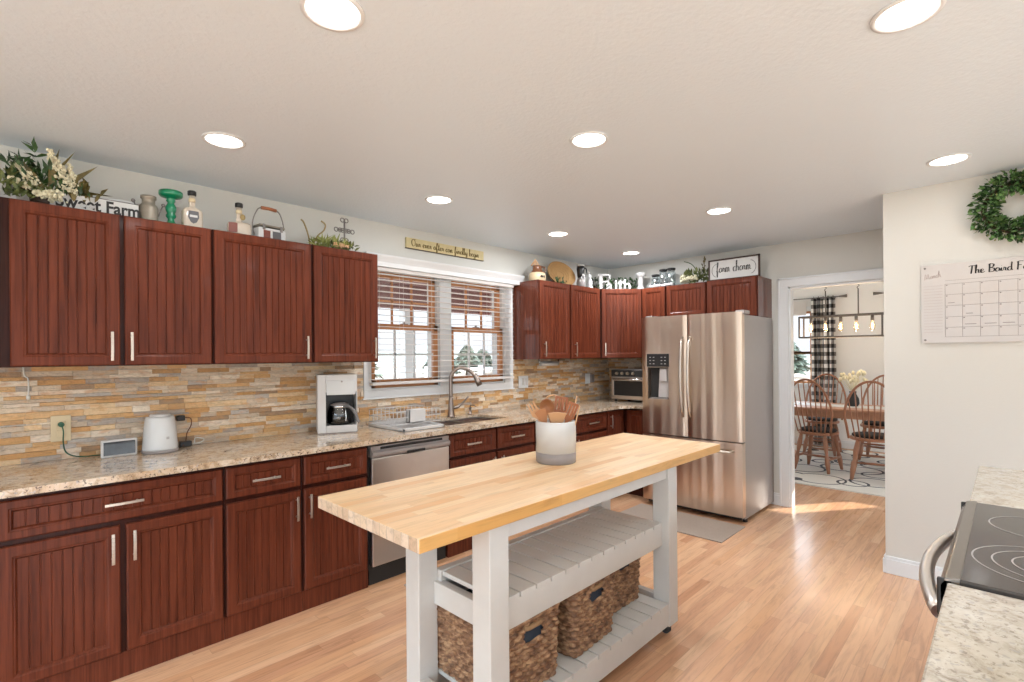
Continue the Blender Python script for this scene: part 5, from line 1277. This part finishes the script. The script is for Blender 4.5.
for k in range(26):
    a = random.uniform(0, 2 * PI); r_ = random.uniform(.03, .17); z_ = random.uniform(.30, .44); m.tube([(7.5, 1.40, .92), (7.5 + r_ * math.cos(a), 1.40 + r_ * math.sin(a), .75 + z_)], .0025, 4); m.ball((7.5 + r_ * math.cos(a), 1.40 + r_ * math.sin(a), .75 + z_), .020, 6, (1, 1, 1.5))
part('dried_flowers', m, M['flower'], t)
# runner / small items on table
single('table_runner', B(7.30, .5, .750, 7.65, 2.6, .754), M['signwhite'], 'pale cloth runner along the dining table top', 'runner')
# chandelier
t = thing('linear_chandelier', 'black open-box chandelier with five glowing bulbs over the dining table', 'chandelier', (7.30, 1.485, 1.62))
a0, a1, b0_, b1, z0, z1 = 7.20, 7.40, 1.050, 1.918, 1.622, 1.882; q = .018
m = MB()
for x in (a0, a1):
    for z in (z0, z1): m.box(x - q / 2, b0_, z - q / 2, x + q / 2, b1, z + q / 2)
for y in (b0_, b1):
    for x in (a0, a1): m.box(x - q / 2, y - q / 2, z0, x + q / 2, y + q / 2, z1)
    for z in (z0, z1): m.box(a0, y - q / 2, z - q / 2, a1, y + q / 2, z + q / 2)
m.box(7.291, b0_, z1 - q / 2, 7.309, b1, z1 + q / 2)
part('box_frame', m, M['bronze'], t)
for y in (1.645, 1.300):
    part('hanging_rod', MB().tube([(7.30, y, z1), (7.30, y, 2.20)], .007, 8).tube([(7.30 + .011 * math.cos(k), y + .011 * math.sin(k), 2.20 + .008 * k) for k in range(26)], .004, 5), M['bronze'], t)
part('ceiling_plate', B(7.25, 1.25, CEIL - .03, 7.35, 1.70, CEIL), M['bronze'], t, .003)
for k in range(5):
    y = 1.16 + k * .162
    s_ = part('socket', MB().lathe([(.012, 0), (.018, -.005), (.018, -.065), (.014, -.07)], (7.30, y, z1 - .004), 14), M['bronze'], t)
    bb = part('bulb', MB().lathe([(.012, 0), (.018, -.02), (.030, -.055), (.033, -.085), (.022, -.115), (0, -.125)], (7.30, y, z1 - .072), 16), M['bulbglass'], t)
    part('filament', MB().lathe([(.006, -.02), (.012, -.05), (.013, -.08), (.004, -.10)], (7.30, y, z1 - .072), 8), M['bulb'], bb)
    l = bpy.data.lights.new('glow', 'POINT'); l.energy = 3; l.color = (1, .75, .5); l.shadow_soft_size = .03
    lo = bpy.data.objects.new('glow', l); col.objects.link(lo); lo.parent = t; lo.location = (0, y - 1.485, z1 - .20 - 1.62)
# curtain with folds, UV checks
def curtain(y0, y1, z0, z1, x, lab):
    t = thing('checked_curtain', lab, 'curtain', (x, (y0 + y1) / 2, z0)); n = 60; mz = 12; vs = []; uv = []; L_ = 0; prev = None
    us = []
    for i in range(n + 1):
        q_ = i / n; yy = y0 + (y1 - y0) * q_; xx = x + .035 * math.sin(q_ * 2 * PI * 4.0) - .01
        if prev: L_ += math.hypot(xx - prev[0], yy - prev[1])
        prev = (xx, yy); us.append(L_)
        for j in range(mz + 1): z = z0 + (z1 - z0) * j / mz; vs.append((xx, yy + .012 * math.sin(j * .7) * (1 - j / mz), z)); uv.append((L_ / .12, z / .12))
    m = MB(); fs = [(i * (mz + 1) + j, (i + 1) * (mz + 1) + j, (i + 1) * (mz + 1) + j + 1, i * (mz + 1) + j + 1) for i in range(n) for j in range(mz)]
    m.add(vs, fs, True); o = part('fabric', m, M['check'], t); s = o.modifiers.new('thick', 'SOLIDIFY'); s.thickness = .004
    ul = o.data.uv_layers.new(name='UVMap')
    for lp in o.data.loops: ul.data[lp.index].uv = uv[lp.vertex_index]
    for k in range(5): yy = y0 + (y1 - y0) * (k + .5) / 5; part('ring', MB().tube([(x + .0, yy + .0, z1 - .012 + .026 + .022 * math.sin(a)) if 0 else (x + .022 * math.cos(a), yy, z1 + .010 + .022 * math.sin(a)) for a in [2 * PI * k2 / 12 for k2 in range(12)]], .003, 5, closed=True), M['bronze'], t)
curtain(1.845, 2.165, .03, 2.255, XD - .085, 'black and white buffalo check curtain beside the dining window')
def rod(y0, y1, fin, lab):
    t = thing('curtain_rod', lab, 'curtain rod', (XD - .085, (y0 + y1) / 2, 2.265)); x = XD - .085; z = 2.265
    part('rod', MB().cyl((x, y0, z), (x, y1, z), .008, n=10), M['bronze'], t)
    for yy, s_ in fin: part('finial', MB().tube([(x, yy, z), (x, yy + s_ * .02, z), (x, yy + s_ * .05, z), (x, yy + s_ * .10, z)], [.011, .014, .018, .024], 12), M['bronze'], t)
    for yy in (y0 + .06, y1 - .06): part('bracket', MB().tube([(x, yy, z), (XD, yy, z)], .008, 6), M['bronze'], t)
rod(1.80, 3.25, [(1.80, -1)], 'dark curtain rod over the dining window with flared finial'); rod(-.75, 1.28, [(1.28, 1)], 'dark curtain rod entering at the right of the doorway view')
# dining window
def dwin(idx, y0, y1, z0, z1, sashes=True):
    e = bpy.data.objects.new('window_%d' % idx, None); col.objects.link(e); e['kind'] = 'structure'
    m = MB(); x = XD - .018; c_ = .07
    m.box(x, y0 - c_, z0 - c_, XD, y0, z1 + c_); m.box(x, y1, z0 - c_, XD, y1 + c_, z1 + c_); m.box(x, y0 - c_, z1, XD, y1 + c_, z1 + c_); m.box(x - .01, y0 - c_, z0 - c_, XD, y1 + c_, z0)
    link('window_casing', m, M['trim'], e, bevel=.002)
    if sashes:
        zm = 1.43; m = MB()
        for (p, q2) in ((z0, zm + .015), (zm - .015, z1)):
            m.box(XD + .05, y0, p, XD + .08, y0 + .04, q2); m.box(XD + .05, y1 - .04, p, XD + .08, y1, q2); m.box(XD + .05, y0, p, XD + .08, y1, p + .035); m.box(XD + .05, y0, q2 - .035, XD + .08, y1, q2)
        link('window_frame', m, M['sash'], e)
    link('pane', B(XD + .062, y0, z0, XD + .066, y1, z1), M['glass'], e)
dwin(3, 2.18, 3.10, .95, 2.08); dwin(4, -1.45, -1.08, 1.57, 2.05, False)  # the second is the unseen slit shaped to pass the sun beam
t = thing('roman_shade', 'white fabric shade covering the top of the dining window', 'shade', (XD - .02, 2.7, 2.0)); m = MB()
for k in range(4): m.box(XD - .03 - .004 * (k % 2), 2.25, 2.015 + .055 * k, XD - .019, 3.15, 2.07 + .055 * k)
part('folds', m, M['slat'], t, .003)

# ---------------------------------------------------------------- outside
gm = MB().box(-60, W + .16, -.5, 120, 120, -.30).box(XD + .16, -60, -.5, 120, W + .16, -.30).box(-60, -60, -.5, XD + .16, Y0 - .16, -.30).box(-60, Y0 - .16, -.5, X0 - .16, W + .16, -.30)
o = link('ground', gm, M['ground']); o['kind'] = 'structure'
pm = MB().box(X0 - 5, -9, -.30, X0 - .16, 3.4, -.04).box(X0 - .16, -9, -.30, 8.8, Y0 - .16, -.04)  # unseen pale slab added to bounce daylight up to the ceiling
o = link('bounce_slab', pm, M['paving']); o['kind'] = 'structure'
t = thing('porch', 'covered porch with reddish board ceiling outside the sink windows', 'porch', (2.5, 5.0, -.3))
part('porch_deck', B(-1.5, W + .16, -.30, 8.6, 6.5, -.12), M['paving'], t)
part('porch_ceiling', B(-1.5, W + .16, 2.46, 8.6, 6.7, 2.56), M['porchroof'], t, label='reddish brown ceiling boards')
part('beam', B(-1.5, 6.25, 2.12, 8.6, 6.4, 2.46), M['porchroof'], t)
for xx in (-.6, 4.22, 8.2):
    p_ = part('post', B(xx - .08, 6.25, -.12, xx + .08, 6.40, 2.12), M['trim'], t, .004); part('post_base', B(xx - .11, 6.22, -.12, xx + .11, 6.43, .12), M['trim'], p_, .004)
m = MB()
for z in (.15, .5, .85): m.box(-20, 15.0, z, 60, 15.05, z + .12)
t = thing('rail_fence', 'white three-rail fence across the yard outside the windows', 'fence', (10, 15, -.3)); part('rails', m, M['trim'], t)
for k in range(18): part('post', B(-10 + k * 2.6, 14.97, -.3, -9.87 + k * 2.6, 15.09, 1.05), M['trim'], t)
def spruce(x, y, h, r, lab):
    t = thing('spruce_tree', lab, 'tree', (x, y, -.3), 0, 'distant evergreen trees outside the windows')
    part('trunk', MB().tube([(x, y, -.3), (x, y, h * .9)], [.16, .04], 8), M['bark'], t); m = MB()
    for _ in range(900):
        q_ = random.random() ** .8; z = .2 + (h - .3) * q_; rr = r * (1 - q_) ** .85 * random.uniform(.5, 1.0) + .05; a = random.uniform(0, 2 * PI)
        m.leaf((x + rr * .5 * math.cos(a), y + rr * .5 * math.sin(a), z), (math.cos(a), math.sin(a), random.uniform(-.35, .1)), rr * .6 + .25, .35)
    part('foliage', m, M['spruce'], t)
spruce(13.6, 26, 2.3, 1.1, 'small evergreen seen through the left sink window'); spruce(24.5, 32, 2.7, 1.5, 'tallest evergreen seen through the right sink window'); spruce(28.5, 33.5, 2.4, 1.4, 'round evergreen right of the tallest one outside'); spruce(33, 36.5, 2.1, 1.5, 'low evergreen to the right of the round one outside'); spruce(18.0, 33, 2.0, 1.5, 'faint low evergreen at the right side of the left sink window'); spruce(38, 38.5, 2.6, 1.5, 'evergreen at the right edge of the right sink window')
spruce(40, 11.6, 2.8, 1.8, 'broad evergreen outside the dining window')
m = MB(); n = 40
for k in range(n):
    x = -40 + k * 5; h0, h1 = 3 + 1.2 * math.sin(k * .6) + .6 * math.sin(k * 1.7), 3 + 1.2 * math.sin((k + 1) * .6) + .6 * math.sin((k + 1) * 1.7)
    m.add([(x, 95, -.3), (x + 5, 95, -.3), (x + 5, 105, h1), (x, 105, h0), (x + 5, 118, -.3), (x, 118, -.3)], [(0, 1, 2, 3), (3, 2, 4, 5)], True)
o = link('hill', m, M['hill']); o['kind'] = 'structure'
